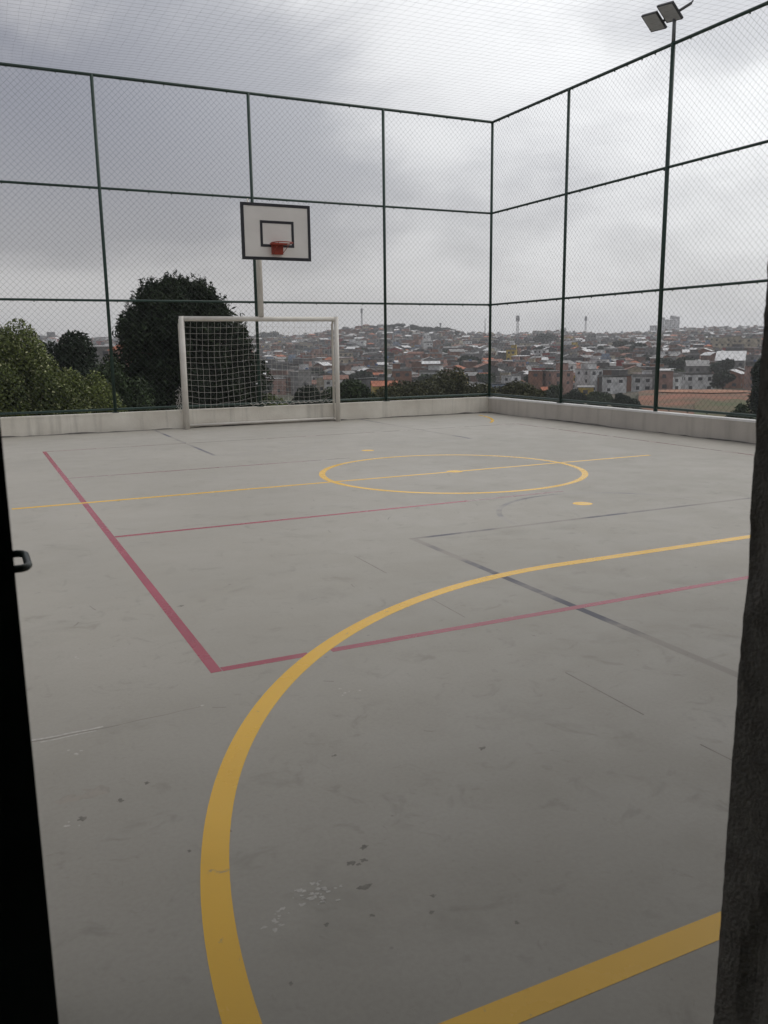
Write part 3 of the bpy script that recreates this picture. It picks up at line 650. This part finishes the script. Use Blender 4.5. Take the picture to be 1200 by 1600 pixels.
def pine():
    p = at(12.6, 36.0); H = 4.25-p.z; rng_ = np.random.default_rng(21); rr = random.Random(21)
    t = thing('pine_tree', 'big dense dark pine tree behind the goal', 'tree', p)
    b = MB(); b.path([(0, 0, -0.5), (0.05, 0, H*0.4), (0.0, 0.05, H*0.9)], [0.30, 0.22, 0.06], 10)
    cen = []
    PR = lambda v: 2.95*(1-((v-0.35)/0.66)**2.5)**0.46 if v > 0.35 else 2.95*(0.88+0.12*v/0.35)
    for i in range(380):                                                  # branch tufts on a broad domed outline
        top = i % 5 == 0; v = rr.uniform(0.82, 1.0) if top else rr.uniform(0.0, 1.0); a = rr.uniform(0, 2*math.pi)
        z = H*(0.18+0.78*v)
        r = PR(v)*(math.sqrt(rr.random()) if top else rr.uniform(0.74, 1.06))*(1+0.12*noise.noise(Vector((math.cos(a)*1.6, math.sin(a)*1.6, z*0.5))))
        if i % 17 == 3 and not top: r *= 1.12
        c = Vector((math.cos(a)*r, math.sin(a)*r, z+rr.uniform(-0.1, 0.1))); cen.append((c, rr.uniform(0.26, 0.66)))
        if i % 3 == 0: b.path([(0, 0, z-0.5), c*0.5+Vector((0, 0, z*0.5-0.22)), c], [0.05, 0.035, 0.012], 5)
    b.build('trunk', 'bark', t, True)
    lobes = [(c.x, c.y, c.z, s, s, s*0.85) for c, s in cen] + [(0, 0, H*0.55, 2.1, 2.1, H*0.33)]
    P = crown_points(lobes[:-1], 52000, rng_, 0.25); Q = crown_points(lobes[-1:], 9000, rng_, 0.6)
    link('crown', quads_mesh('pine_crown', np.concatenate([leaf_quads(P, 0.13, rng_, 0.30), leaf_quads(Q, 0.25, rng_, 0.6)]), 'pine'), t, kind='stuff')
    # upright shoots along the outline
    S = []
    for c, s in cen:
        for k in range(7):
            q = Vector((c.x+rr.uniform(-0.6, 0.6)*s, c.y+rr.uniform(-0.6, 0.6)*s, c.z+s*rr.uniform(0.4, 0.9))); h = rr.uniform(0.14, 0.32)
            for j in range(12): S.append((q.x+rr.gauss(0, 0.035), q.y+rr.gauss(0, 0.035), q.z+h*rr.random()))
    link('shoots', quads_mesh('pine_shoots', leaf_quads(np.array(S), 0.07, rng_, 0.35), 'pine'), t, kind='stuff')
pine()
B = 'broadleaf_tree'
tree_to(B, 'pale green blossoming tree at the far left beyond the wall', 2.2, 25.0, 2.30, 1.75, 34, 76000, 0.043, 'leafa', 31, trunk_h=0.35, bloom=5200, lobe_r=0.27)
tree_to(B, 'green leafy tree with pale blossom between far left tree and pine', 5.5, 27.5, 1.30, 1.75, 34, 72000, 0.045, 'leafa', 32, trunk_h=0.35, bloom=3600, lobe_r=0.27)
tree_to(B, 'yellowish green tree filling in behind the two blossoming trees', 3.9, 31.0, 1.55, 2.0, 30, 60000, 0.048, 'leafa', 52, trunk_h=0.35, bloom=1500, lobe_r=0.25)
tree_to(B, 'shaded green tree under the dark round topped tree', 6.9, 29.5, 0.75, 1.7, 26, 26000, 0.066, 'leafb', 53, trunk_h=0.35, lobe_r=0.25)
tree_to(B, 'broad dark tree filling the gap before the pine', 7.6, 42.0, 0.75, 2.9, 26, 24000, 0.10, 'leafd', 54, trunk_h=0.35)
tree_to(B, 'dark round topped tree behind the blossoming trees', 5.7, 46, 2.25, 2.5, 22, 24000, 0.11, 'leafd', 33, trunk_h=0.5)
tree_to(B, 'small mid green tree just left of the pine', 8.0, 31.0, 0.95, 1.6, 24, 30000, 0.07, 'leafb', 34, trunk_h=0.4)
tree_to(B, 'bushy bright tree low in front of the pine', 10.9, 29.0, -0.55, 1.5, 20, 22000, 0.065, 'leafb', 35, trunk_h=0.5)
tree_to(B, 'bright green bush seen through the middle of the goal net', 18.2, 42.0, -0.55, 1.7, 18, 16000, 0.09, 'leafa', 36, trunk_h=0.5)
tree_to(B, 'dark bush between the pine and the bright bush behind the net', 16.3, 40.0, 0.1, 1.5, 18, 16000, 0.085, 'leafb', 37, trunk_h=0.4)
tree_to(B, 'dark green bush just right of the goal post', 23.5, 62.0, -0.45, 2.4, 22, 20000, 0.11, 'leafb', 38, trunk_h=0.5)
tree_to(B, 'small dark bush behind the right half of the goal net', 20.6, 66.0, -0.9, 2.0, 16, 13000, 0.12, 'leafd', 39, trunk_h=0.5)
tree_to(B, 'olive bush left of the fence corner', 27.6, 78.0, -1.35, 3.1, 26, 17000, 0.13, 'leafc', 40, trunk_h=0.6)
tree_to(B, 'thin olive tree close to the fence corner', 30.0, 82.0, -0.95, 2.7, 24, 11000, 0.13, 'leafc', 41, trunk_h=0.55)
tree_to(B, 'olive green bush just right of the fence corner', 34.7, 85.0, -2.2, 2.9, 22, 15000, 0.14, 'leafc', 42, trunk_h=0.6)
tree_to(B, 'wide pale olive bush under the corner post', 32.3, 84.0, -2.0, 2.6, 20, 11000, 0.14, 'leafc', 43, trunk_h=0.6)
tree_to(B, 'dark tree beside the red earth at the right wall edge', 49.9, 120.0, -0.4, 3.4, 20, 16000, 0.22, 'leafd', 44, trunk_h=0.3)
tree_to(B, 'low dark bush at the near edge of red earth', 48.3, 105.0, -5.6, 1.9, 16, 9000, 0.17, 'leafb', 45, trunk_h=0.3)
for i, (az, d, zt, rx) in enumerate(((38.2, 190, -8.3, 3.2), (39.6, 200, -9.0, 3.6), (41.3, 185, -8.8, 3.0), (36.9, 205, -7.6, 3.0))):
    tree_to('low_bush', 'low dark bush along the foot of the valley, %s from the left' % ORD[i], az, d, zt, rx, 14, 6000, 0.24, 'leafb' if i % 2 else 'leafd', 60+i, trunk_h=0.3, group='bushes at the foot of the valley')

# ------------------------------------------------------------------ houses
def house_geo(w, d, h, storeys, roof, wall, rr, detail):
    """returns wall MB, roof MB, list of windows (x, z, side, ww, wh)"""
    wb = MB(); rb = MB(); wins = []
    if roof in ('slab', 'rust') or (roof in ('tin', 'fibro') and rr.random() < 0.5):
        wb.box(-w/2, w/2, -d/2, d/2, -3.0, h)
        if roof == 'slab':
            rb.box(-w/2-0.25, w/2+0.25, -d/2-0.25, d/2+0.25, h+0.002, h+0.18)
            if rr.random() < 0.6: rb.box(-w/2, w/2, -d/2, -d/2+0.15, h+0.18, h+0.9)
            if rr.random() < 0.55:                                         # half built storey or stair head on the slab
                aw, ad, ah = w*rr.uniform(0.35, 0.65), d*rr.uniform(0.4, 0.7), rr.uniform(1.6, 2.7); ax, ay = rr.choice((-1, 1))*(w-aw)*0.45, rr.uniform(-0.3, 0.4)*(d-ad)
                wb.box(ax-aw/2, ax+aw/2, ay-ad/2, ay+ad/2, h+0.185, h+0.18+ah); rb.box(ax-aw/2-0.3, ax+aw/2+0.3, ay-ad/2-0.3, ay+ad/2+0.3, h+0.182+ah, h+0.30+ah)
        else:
            s = rr.choice((-1, 1))*rr.uniform(0.25, 0.6); e = 0.4
            vs = [(-w/2-e, -d/2-e, h+0.05+max(0, -s)), (w/2+e, -d/2-e, h+0.05+max(0, -s)), (w/2+e, d/2+e, h+0.05+max(0, s)), (-w/2-e, d/2+e, h+0.05+max(0, s))]
            rb.add(vs+[(x, y, z+0.12) for x, y, z in vs], [(3, 2, 1, 0), (4, 5, 6, 7), (0, 1, 5, 4), (1, 2, 6, 5), (2, 3, 7, 6), (3, 0, 4, 7)])
    elif roof in ('tile', 'oldtile') and rr.random() < 0.45:               # hipped
        wb.box(-w/2, w/2, -d/2, d/2, -3.0, h); e = 0.5; k = min(w, d)*0.5; p = k*0.5
        rx = max(0.1, w/2-k*0.9)
        vs = [(-w/2-e, -d/2-e, h), (w/2+e, -d/2-e, h), (w/2+e, d/2+e, h), (-w/2-e, d/2+e, h), (-rx, 0, h+p), (rx, 0, h+p)]
        rb.add(vs, [(0, 1, 5, 4), (1, 2, 5), (2, 3, 4, 5), (3, 0, 4), (3, 2, 1, 0)])
    else:                                                                  # gabled along x or y
        p = (w if rr.random() < 0.5 else d)
        e = 0.4
        if p == w:
            g = w*0.18; vs = [(-w/2, -d/2, -3), (w/2, -d/2, -3), (w/2, d/2, -3), (-w/2, d/2, -3), (-w/2, -d/2, h), (w/2, -d/2, h), (w/2, d/2, h), (-w/2, d/2, h), (0, -d/2, h+g), (0, d/2, h+g)]
            wb.add(vs, [(0, 1, 5, 8, 4), (2, 3, 7, 9, 6), (1, 2, 6, 5), (3, 0, 4, 7)])
            for s in (-1, 1):
                v = [(0, -d/2-e, h+g+0.08), (s*(w/2+e), -d/2-e, h+0.08-g*e/(w/2)), (s*(w/2+e), d/2+e, h+0.08-g*e/(w/2)), (0, d/2+e, h+g+0.08)]
                rb.add(v+[(x, y, z+0.12) for x, y, z in v], [(3, 2, 1, 0), (4, 5, 6, 7), (0, 1, 5, 4), (1, 2, 6, 5), (2, 3, 7, 6), (3, 0, 4, 7)])
        else:
            g = d*0.18; vs = [(-w/2, -d/2, -3), (w/2, -d/2, -3), (w/2, d/2, -3), (-w/2, d/2, -3), (-w/2, -d/2, h), (w/2, -d/2, h), (w/2, d/2, h), (-w/2, d/2, h), (-w/2, 0, h+g), (w/2, 0, h+g)]
            wb.add(vs, [(0, 1, 5, 4), (2, 3, 7, 6), (1, 2, 6, 9, 5), (3, 0, 4, 8, 7)])
            for s in (-1, 1):
                v = [(-w/2-e, 0, h+g+0.08), (-w/2-e, s*(d/2+e), h+0.08-g*e/(d/2)), (w/2+e, s*(d/2+e), h+0.08-g*e/(d/2)), (w/2+e, 0, h+g+0.08)]
                rb.add(v+[(x, y, z+0.12) for x, y, z in v], [(3, 2, 1, 0), (4, 5, 6, 7), (0, 1, 5, 4), (1, 2, 6, 5), (2, 3, 7, 6), (3, 0, 4, 7)])
    sh = h/storeys
    for s in range(storeys):
        n = max(1, int(w/2.8))
        for i in range(n):
            if rr.random() < 0.8: wins.append((-w/2+(i+0.5)*w/n+rr.uniform(-0.2, 0.2), s*sh+sh*0.52, 0, rr.uniform(1.0, 1.6), rr.uniform(1.0, 1.4)))
        n = max(1, int(d/3.2))
        for i in range(n):
            if rr.random() < 0.6:
                wins.append((-d/2+(i+0.5)*d/n, s*sh+sh*0.52, 1, rr.uniform(0.9, 1.4), rr.uniform(0.9, 1.3)))
                wins.append((-d/2+(i+0.5)*d/n, s*sh+sh*0.52, 2, rr.uniform(0.9, 1.4), rr.uniform(0.9, 1.3)))
    return wb, rb, wins
_winmesh = None
def window_box(b, w, d, x, z, side, ww, wh, m=None):
    q = 0.06
    if side == 0: b.box(x-ww/2, x+ww/2, -d/2-q, -d/2+0.02, z-wh/2, z+wh/2, m)
    elif side == 1: b.box(-w/2-q, -w/2+0.02, x-ww/2, x+ww/2, z-wh/2, z+wh/2, m)
    else: b.box(w/2-0.02, w/2+q, x-ww/2, x+ww/2, z-wh/2, z+wh/2, m)
def zone(az):
    if az < 12: return 'left of pine'
    if az < 22.3: return 'behind goal net'
    if az < 25.65: return 'beside goal post'
    if az < 32.5: return 'left of corner'
    if az < 37.2: return 'right of corner'
    if az < 43.1: return 'left of floodlight'
    return 'right of floodlight'
def slope(d): return 'lowest row' if d < 345 else 'low slope' if d < 420 else 'mid slope' if d < 750 else 'high slope'
HL = []                                                                    # (label base, az, object)
UNIT = link('unit', MB().box(-0.5, 0.5, -0.5, 0.5, -0.5, 0.5).mesh('window', 'pane')) ; UNITM = UNIT.data; bpy.data.objects.remove(UNIT)
def house(az, d, w, dp, h, storeys, wall, roof, rz, rr, windows=True, label=None, name='house', cat='house', tank=None, z=None, group='houses across the valley'):
    p = at(az, d)
    if z is not None: p.z = z
    t = thing(name, label or 'house', cat, p, rz, group)
    wb, rb, wins = house_geo(w, dp, h, storeys, roof, wall, rr, True)
    if windows:
        wb.build('wall', 'w_'+wall, t)
        for (x, zz, s, ww, wh) in wins:
            o = link('window', UNITM, t)
            if s == 0: o.location = (x, -dp/2-0.02, zz); o.scale = (ww, 0.09, wh)
            elif s == 1: o.location = (-w/2-0.02, x, zz); o.scale = (0.09, ww, wh)
            else: o.location = (w/2+0.02, x, zz); o.scale = (0.09, ww, wh)
    else:
        for q in range(len(wb.f)): wb.mi[q] = wb.slot('w_'+wall)
        for (x, zz, s, ww, wh) in wins: window_box(wb, w, dp, x, zz, s, ww, wh, 'pane')
        wb.build('wall', None, t)
    rb.build('roof', 'r_'+roof, t)
    if tank:
        b = MB(); tx, ty = rr.uniform(-w/4, w/4), rr.uniform(-dp/4, dp/4); b.path([(tx, ty, h-0.2), (tx, ty, h+0.9), (tx, ty, h+1.1)], [0.65, 0.72, 0.5], 10); b.build('water_tank', 'tank', t)
    if label is None:
        st = {1: 'single-storey', 2: 'two-storey', 3: 'three-storey', 4: 'four-storey'}.get(storeys, 'tall')
        HL.append((WALLS[wall][0]+' '+st+' house, '+ROOFS[roof][0]+' roof, '+slope(d)+', '+zone(az), az, t))
    return t

rh = random.Random(77)
taken = []                                                                 # footprints of the landmark buildings
def landmark(az, d, w, dp, h, storeys, wall, roof, rz, label, name='house', cat='house', seed=1, **k):
    taken.append((az, d, max(w, dp)*0.62)); return house(az, d, w, dp, h, storeys, wall, roof, R(rz), random.Random(seed), True, label, name, cat, **k)
landmark(40.65, 300, 7.6, 8, 5.6, 2, 'white', 'fibro', -38, 'white two-storey house with dark windows low beside the floodlight post', seed=3)
landmark(42.35, 305, 6.5, 7, 5.0, 2, 'white', 'slab', -40, 'white house partly hidden by the floodlight post', seed=4)
landmark(43.7, 300, 5.5, 6, 6.6, 2, 'pink', 'slab', -44, 'narrow dull pink house by the red earth lot', seed=5)
landmark(39.25, 372, 11.0, 9, 3.6, 1, 'brick', 'tile', -40, 'wide brick house with bright orange tile roof left of the floodlight post', seed=11)
landmark(39.1, 398, 7.5, 8, 5.6, 2, 'brick', 'tile', -40, 'brick house with orange roof above the wide orange roof', seed=12)
landmark(25.75, 292, 8.6, 8, 4.6, 1, 'yellow', 'tile', -20, 'yellow house with orange roof low beside the second fence post', seed=11)
landmark(25.1, 372, 7.2, 7, 4.4, 1, 'cream', 'tile', -24, 'cream house with orange tile roof beside the dark bush', seed=12)
landmark(27.5, 455, 6.2, 8, 8.6, 2, 'red', 'slab', -10, 'dark red box house with white side left of the corner', seed=8)
landmark(27.9, 452, 2.6, 7, 8.2, 2, 'white', 'slab', -10, 'narrow white house beside the dark red house', seed=9)
landmark(34.1, 520, 5.6, 8, 11.0, 3, 'yellow', 'slab', -40, 'bright yellow three-storey house right of the fence corner', seed=10)
landmark(33.3, 330, 6.5, 6, 3.2, 1, 'blue', 'tin', -36, 'low blue house under the trees right of the fence corner', seed=13)
landmark(30.4, 660, 17, 15, 6.0, 1, 'grey', 'fibro', -28, 'long grey warehouse with pitched sheet roof left of the corner', 'warehouse', 'warehouse', seed=2)
landmark(47.55, 430, 12, 22, 7.5, 2, 'grey', 'tin', -50, 'large hall with bright white roof near the right wall edge', 'hall', 'building', seed=2)
landmark(45.6, 400, 9, 12, 6.8, 2, 'grey', 'fibro', -40, 'grey two-storey block left of the white roofed hall', seed=6)
landmark(45.7, 318, 9.5, 9, 6.0, 2, 'white', 'fibro', -36, 'pale house with grey pitched roof above the red earth', seed=7)
landmark(41.9, 372, 12, 9, 6.2, 2, 'cream', 'oldtile', -38, 'broad cream house with brown roof beside the floodlight post', seed=15)
landmark(38.9, 300, 5.0, 5, 3.0, 1, 'yellow', 'fibro', -38, 'small yellow shed left of the white house', 'shed', 'shed', seed=16)
landmark(36.6, 292, 5.2, 5, 2.8, 1, 'brick', 'tile', -34, 'small orange roofed house beside the third side fence post', seed=17)
for i, (az, d, w, h) in enumerate(((47.0, 640, 11, 12), (47.55, 655, 11, 12.5), (48.1, 640, 12, 11), (48.6, 620, 12, 12), (46.5, 700, 12, 12))):
    landmark(az, d, w, 12, h, 4, 'cream', 'slab', -48, 'cream four-storey apartment block, %s from the left, above the white roofed hall' % ORD[i if i < 4 else 4] if i < 4 else 'cream apartment block standing farther back than its neighbours at right', 'apartment_block', 'apartment block', seed=20+i)
for i, (az, d, w, h) in enumerate(((43.35, 1400, 10, 26), (43.75, 1420, 9, 22), (44.15, 1400, 14, 27), (42.9, 1450, 11, 16))):
    landmark(az, d, w, 12, h, 8, 'white', 'slab', -44, ['tall pale tower left of the floodlight post on the skyline', 'middle pale tower hidden by the floodlight post on the skyline', 'widest pale tower right of the floodlight post on the skyline', 'lower pale tower at the left of the skyline towers'][i], 'apartment_tower', 'apartment tower', seed=30+i)
for i, (az, d, w, h) in enumerate(((32.3, 980, 26, 9), (36.9, 700, 12, 8), (38.2, 760, 22, 8), (35.2, 760, 16, 9), (20.6, 780, 12, 9), (23.2, 560, 9, 8))):
    landmark(az, d, w, 11, h, 3, 'cream' if i != 2 else 'white', 'slab', -az, ['long cream block on the far ridge at the fence corner', 'pale block right of the third side post', 'long pale terrace left of the floodlight post', 'cream block beneath the lattice mast', 'cream block seen through the top of the goal net', 'cream block beside the right goal post'][i], 'apartment_block', 'apartment block', seed=40+i)

# lattice masts on the skyline
def mast(az, d, h, w, label, platform=True):
    p = at(az, d); t = thing('radio_mast', label, 'mast', p)
    b = MB(); n = 9
    for k in range(3):
        a = 2.094*k
        b.bar((w*math.cos(a), w*math.sin(a), -1), (0.25*w*math.cos(a), 0.25*w*math.sin(a), h), 0.20, 5)
        for i in range(n):
            s0, s1 = 1-0.75*i/n, 1-0.75*(i+1)/n; a2 = 2.094*(k+1)
            b.bar((w*s0*math.cos(a), w*s0*math.sin(a), h*i/n), (w*s1*math.cos(a2), w*s1*math.sin(a2), h*(i+1)/n), 0.12, 4)
            b.bar((w*s0*math.cos(a), w*s0*math.sin(a), h*i/n), (w*s0*math.cos(a2), w*s0*math.sin(a2), h*i/n), 0.10, 4)
    b.build('lattice', 'mast', t)
    if platform:
        c = MB(); c.bar((0, 0, h*0.86), (0, 0, h*0.9), w*0.75, 10)
        for k in range(6): c.box(-0.3, 0.3, w*0.6, w*0.8, h*0.80, h*0.98, T=Matrix.Rotation(1.047*k, 4, 'Z'))
        c.build('antenna_head', 'mast', t)
mast(24.3, 1080, 30, 1.7, 'thin radio mast on the hill right of the goal'); mast(34.45, 1000, 35, 2.6, 'tallest lattice mast just right of the fence corner')
mast(38.75, 1300, 33, 2.2, 'radio mast on the skyline between the side fence posts'); mast(32.35, 1250, 30, 0.9, 'slender pole mast just left of the corner post', False)
mast(29.45, 1130, 15, 1.6, 'short mast with wide head on the wooded hill'); mast(7.55, 260, 15, 0.9, 'thin antenna mast above the trees at left', False)
landmark(7.9, 255, 9, 9, 14.6, 4, 'grey', 'fibro', -8, 'grey building behind the trees left of the pine', 'building', 'building', seed=50, z=-12.5)
landmark(8.85, 240, 6, 7, 13.2, 3, 'brick', 'tile', -8, 'brick house glimpsed left of the pine', seed=51, z=-12.0)

# the sea of houses
WK = ['brick']*18+['brickb']*16+['grey']*26+['dark']*16+['white']*13+['cream']*6+['pink']*8+['red']*3+['yellow']*1+['blue']*2
RK = ['slab']*46+['tin']*16+['fibro']*22+['tile']*3+['oldtile']*5+['rust']*12
cand = []
d = 322.0
while d < 1660:
    step = 10.0 if d < 700 else 14.0
    da = math.degrees((8.2 if d < 700 else 9.5)/d)
    az = -9.0+rh.random()*da
    while az < 58:
        a2 = az+rh.uniform(-0.25, 0.25)*da; d2 = d+rh.uniform(-0.4, 0.4)*step
        e, dr = lerp_table(RIDGE, a2)
        ok = d2 < dr+30 and rh.random() < 0.93
        if d2 < 335 and 42 < a2 < 49.5: ok = False
        p = polar(a2, d2)
        if noise.noise(Vector((p.x*0.012, p.y*0.012, 8.5))) > 0.36: ok = False          # leave wooded gaps
        if 25.8 < a2 < 29.6 and d2 > 1010: ok = False                                     # wooded hill top
        for (ta, td, tr) in taken:
            if ok and abs(td-d2) < tr+5 and abs(R(ta-a2))*d2 < tr+4: ok = False
            if ok and td > d2 > td-75 and td < 560 and abs(R(ta-a2))*d2 < tr*0.75 and ta > 10: ok = rh.random() < 0.25   # keep sight lines to landmarks
        if ok: cand.append((d2, a2))
        az += da
    d += step
cand.sort()
far = MB(); cnt = 0
for (d2, a2) in cand:
    hs = rh.choice((1, 1, 2, 2, 2, 2, 3)); w = rh.uniform(4.6, 9.0); dp = rh.uniform(5, 9); h = hs*2.7+rh.uniform(0, 0.6)
    wall = rh.choice(WK); roof = rh.choice(RK); rz = -R(a2)+rh.choice((0.35, -0.3, 0.1, 0.8))+rh.uniform(-0.15, 0.15)
    seed = rh.randrange(10**6); big = rh.random()
    inview = 16.8 < a2 < 49.6
    if inview and cnt < 262 and not (d2 < 330 and 24 < a2 < 36 and False):
        cnt += 1
        house(a2, d2, w, dp, h, hs, wall, roof, rz, random.Random(seed), windows=(d2 < 345), tank=(big < 0.22))
    else:
        if d2 > 900 and big < 0.02: h *= 1.6; hs += 1
        r2 = random.Random(seed); wb, rb, wins = house_geo(w, dp, h, hs, roof, wall, r2, False)
        T = Matrix.Translation(at(a2, d2)) @ Matrix.Rotation(rz, 4, 'Z')
        far.add([T @ Vector(v) for v in wb.v], wb.f, 'w_'+wall); far.add([T @ Vector(v) for v in rb.v], rb.f, 'r_'+roof)
        if d2 < 1100:
            q = MB()
            for (x, zz, s, ww, wh) in wins: window_box(q, w, dp, x, zz, s, ww, wh)
            far.add([T @ Vector(v) for v in q.v], q.f, 'pane')
far.build('distant_houses', None, kind='stuff', label='mass of small brick and grey houses covering the far hillside', category='houses')
# labels: alike houses are told apart by their order from the left
from collections import defaultdict
dd = defaultdict(list)
for lb, az, o in HL: dd[lb].append((az, o))
for lb, L in dd.items():
    L.sort(key=lambda q: q[0])
    for i, (az, o) in enumerate(L):
        o['label'] = lb if len(L) == 1 else lb+', '+ORD[i]+' from left'

# trees scattered between the houses
TM = []
for k in range(4):
    rng_ = np.random.default_rng(90+k); rr = random.Random(90+k); lobes = []
    for i in range(9):
        a = rr.uniform(0, 6.28); r = rr.uniform(0.2, 0.65); lobes.append((math.cos(a)*r, math.sin(a)*r, rr.uniform(0.55, 1.5), rr.uniform(0.35, 0.5), rr.uniform(0.35, 0.5), rr.uniform(0.28, 0.42)))
    TM.append((quads_mesh('far_crown', leaf_quads(crown_points(lobes, 1100, rng_, 0.5), 0.13, rng_, 0.8), 'leafd' if k < 3 else 'leafb'),
               MB().path([(0, 0, -1.0), (0, 0, 0.4), (0.03, 0, 1.1)], [0.09, 0.07, 0.03], 6).mesh('far_trunk', 'bark', True)))
TL = []
def far_tree(az, d, s, k, lab=None, z=None):
    p = at(az, d); t = thing('hillside_tree', lab or 'tree', 'tree', p, az*7.7, 'trees among the houses'); t.scale = (s, s, s*0.92)
    link('crown', TM[k][0], t, kind='stuff'); link('trunk', TM[k][1], t)
    if lab is None: TL.append((('dark round' if k < 3 else 'greener')+' tree among houses, '+slope(d)+', '+zone(az), az, t))
rt_ = random.Random(12)
for i in range(120):
    az = rt_.uniform(16.8, 49); d = 300*(1450/300)**rt_.random(); p = polar(az, d)
    if any(abs(td-d) < tr+6 and abs(R(ta-az))*d < tr+5 for ta, td, tr in taken) or any(0 < td-d < 60 and td < 560 and abs(R(ta-az))*d < tr for ta, td, tr in taken): continue
    far_tree(az, d, rt_.uniform(3.2, 6.0), rt_.randrange(4))
for i in range(60):                                                        # the wood on the hill top left of the corner
    az = rt_.uniform(25.6, 30.4); d = rt_.uniform(1020, 1120); far_tree(az, d, rt_.uniform(3.5, 6.5), rt_.randrange(3)); TL[-1] = ('dark tree in the wood on the hilltop left of corner',)+TL[-1][1:]
for az, d, s in ((17.9, 1250, 9), (18.5, 1255, 9), (18.2, 1240, 8), (36.2, 900, 9), (36.6, 905, 8), (35.9, 910, 7.5), (31.2, 430, 6.5), (31.5, 436, 6), (41.0, 640, 7), (41.4, 640, 6.5), (42.0, 600, 7), (45.0, 420, 6), (46.9, 395, 6)):
    far_tree(az, d, s, rt_.randrange(3))
dd = defaultdict(list)
for lb, az, o in TL: dd[lb].append((az, o))
for lb, L in dd.items():
    L.sort(key=lambda q: q[0])
    for i, (az, o) in enumerate(L):
        o['label'] = lb if len(L) == 1 else lb+', '+ORD[i]+' from left'

# ------------------------------------------------------------------ haze
hb = MB(); hb.box(-2520, 2520, -2520, 2520, -24, 90)
hm = bpy.data.materials.new('pale haze'); hm.use_nodes = True; nt = hm.node_tree; nt.nodes.clear()
pv = nt.nodes.new('ShaderNodeVolumePrincipled'); pv.inputs['Color'].default_value = (0.90, 0.92, 0.96, 1); pv.inputs['Density'].default_value = 0.00029; pv.inputs['Anisotropy'].default_value = 0.2
mo = nt.nodes.new('ShaderNodeOutputMaterial'); nt.links.new(pv.outputs[0], mo.inputs['Volume'])
me = hb.mesh('haze'); me.materials.append(hm); link('haze', me, None, kind='stuff')
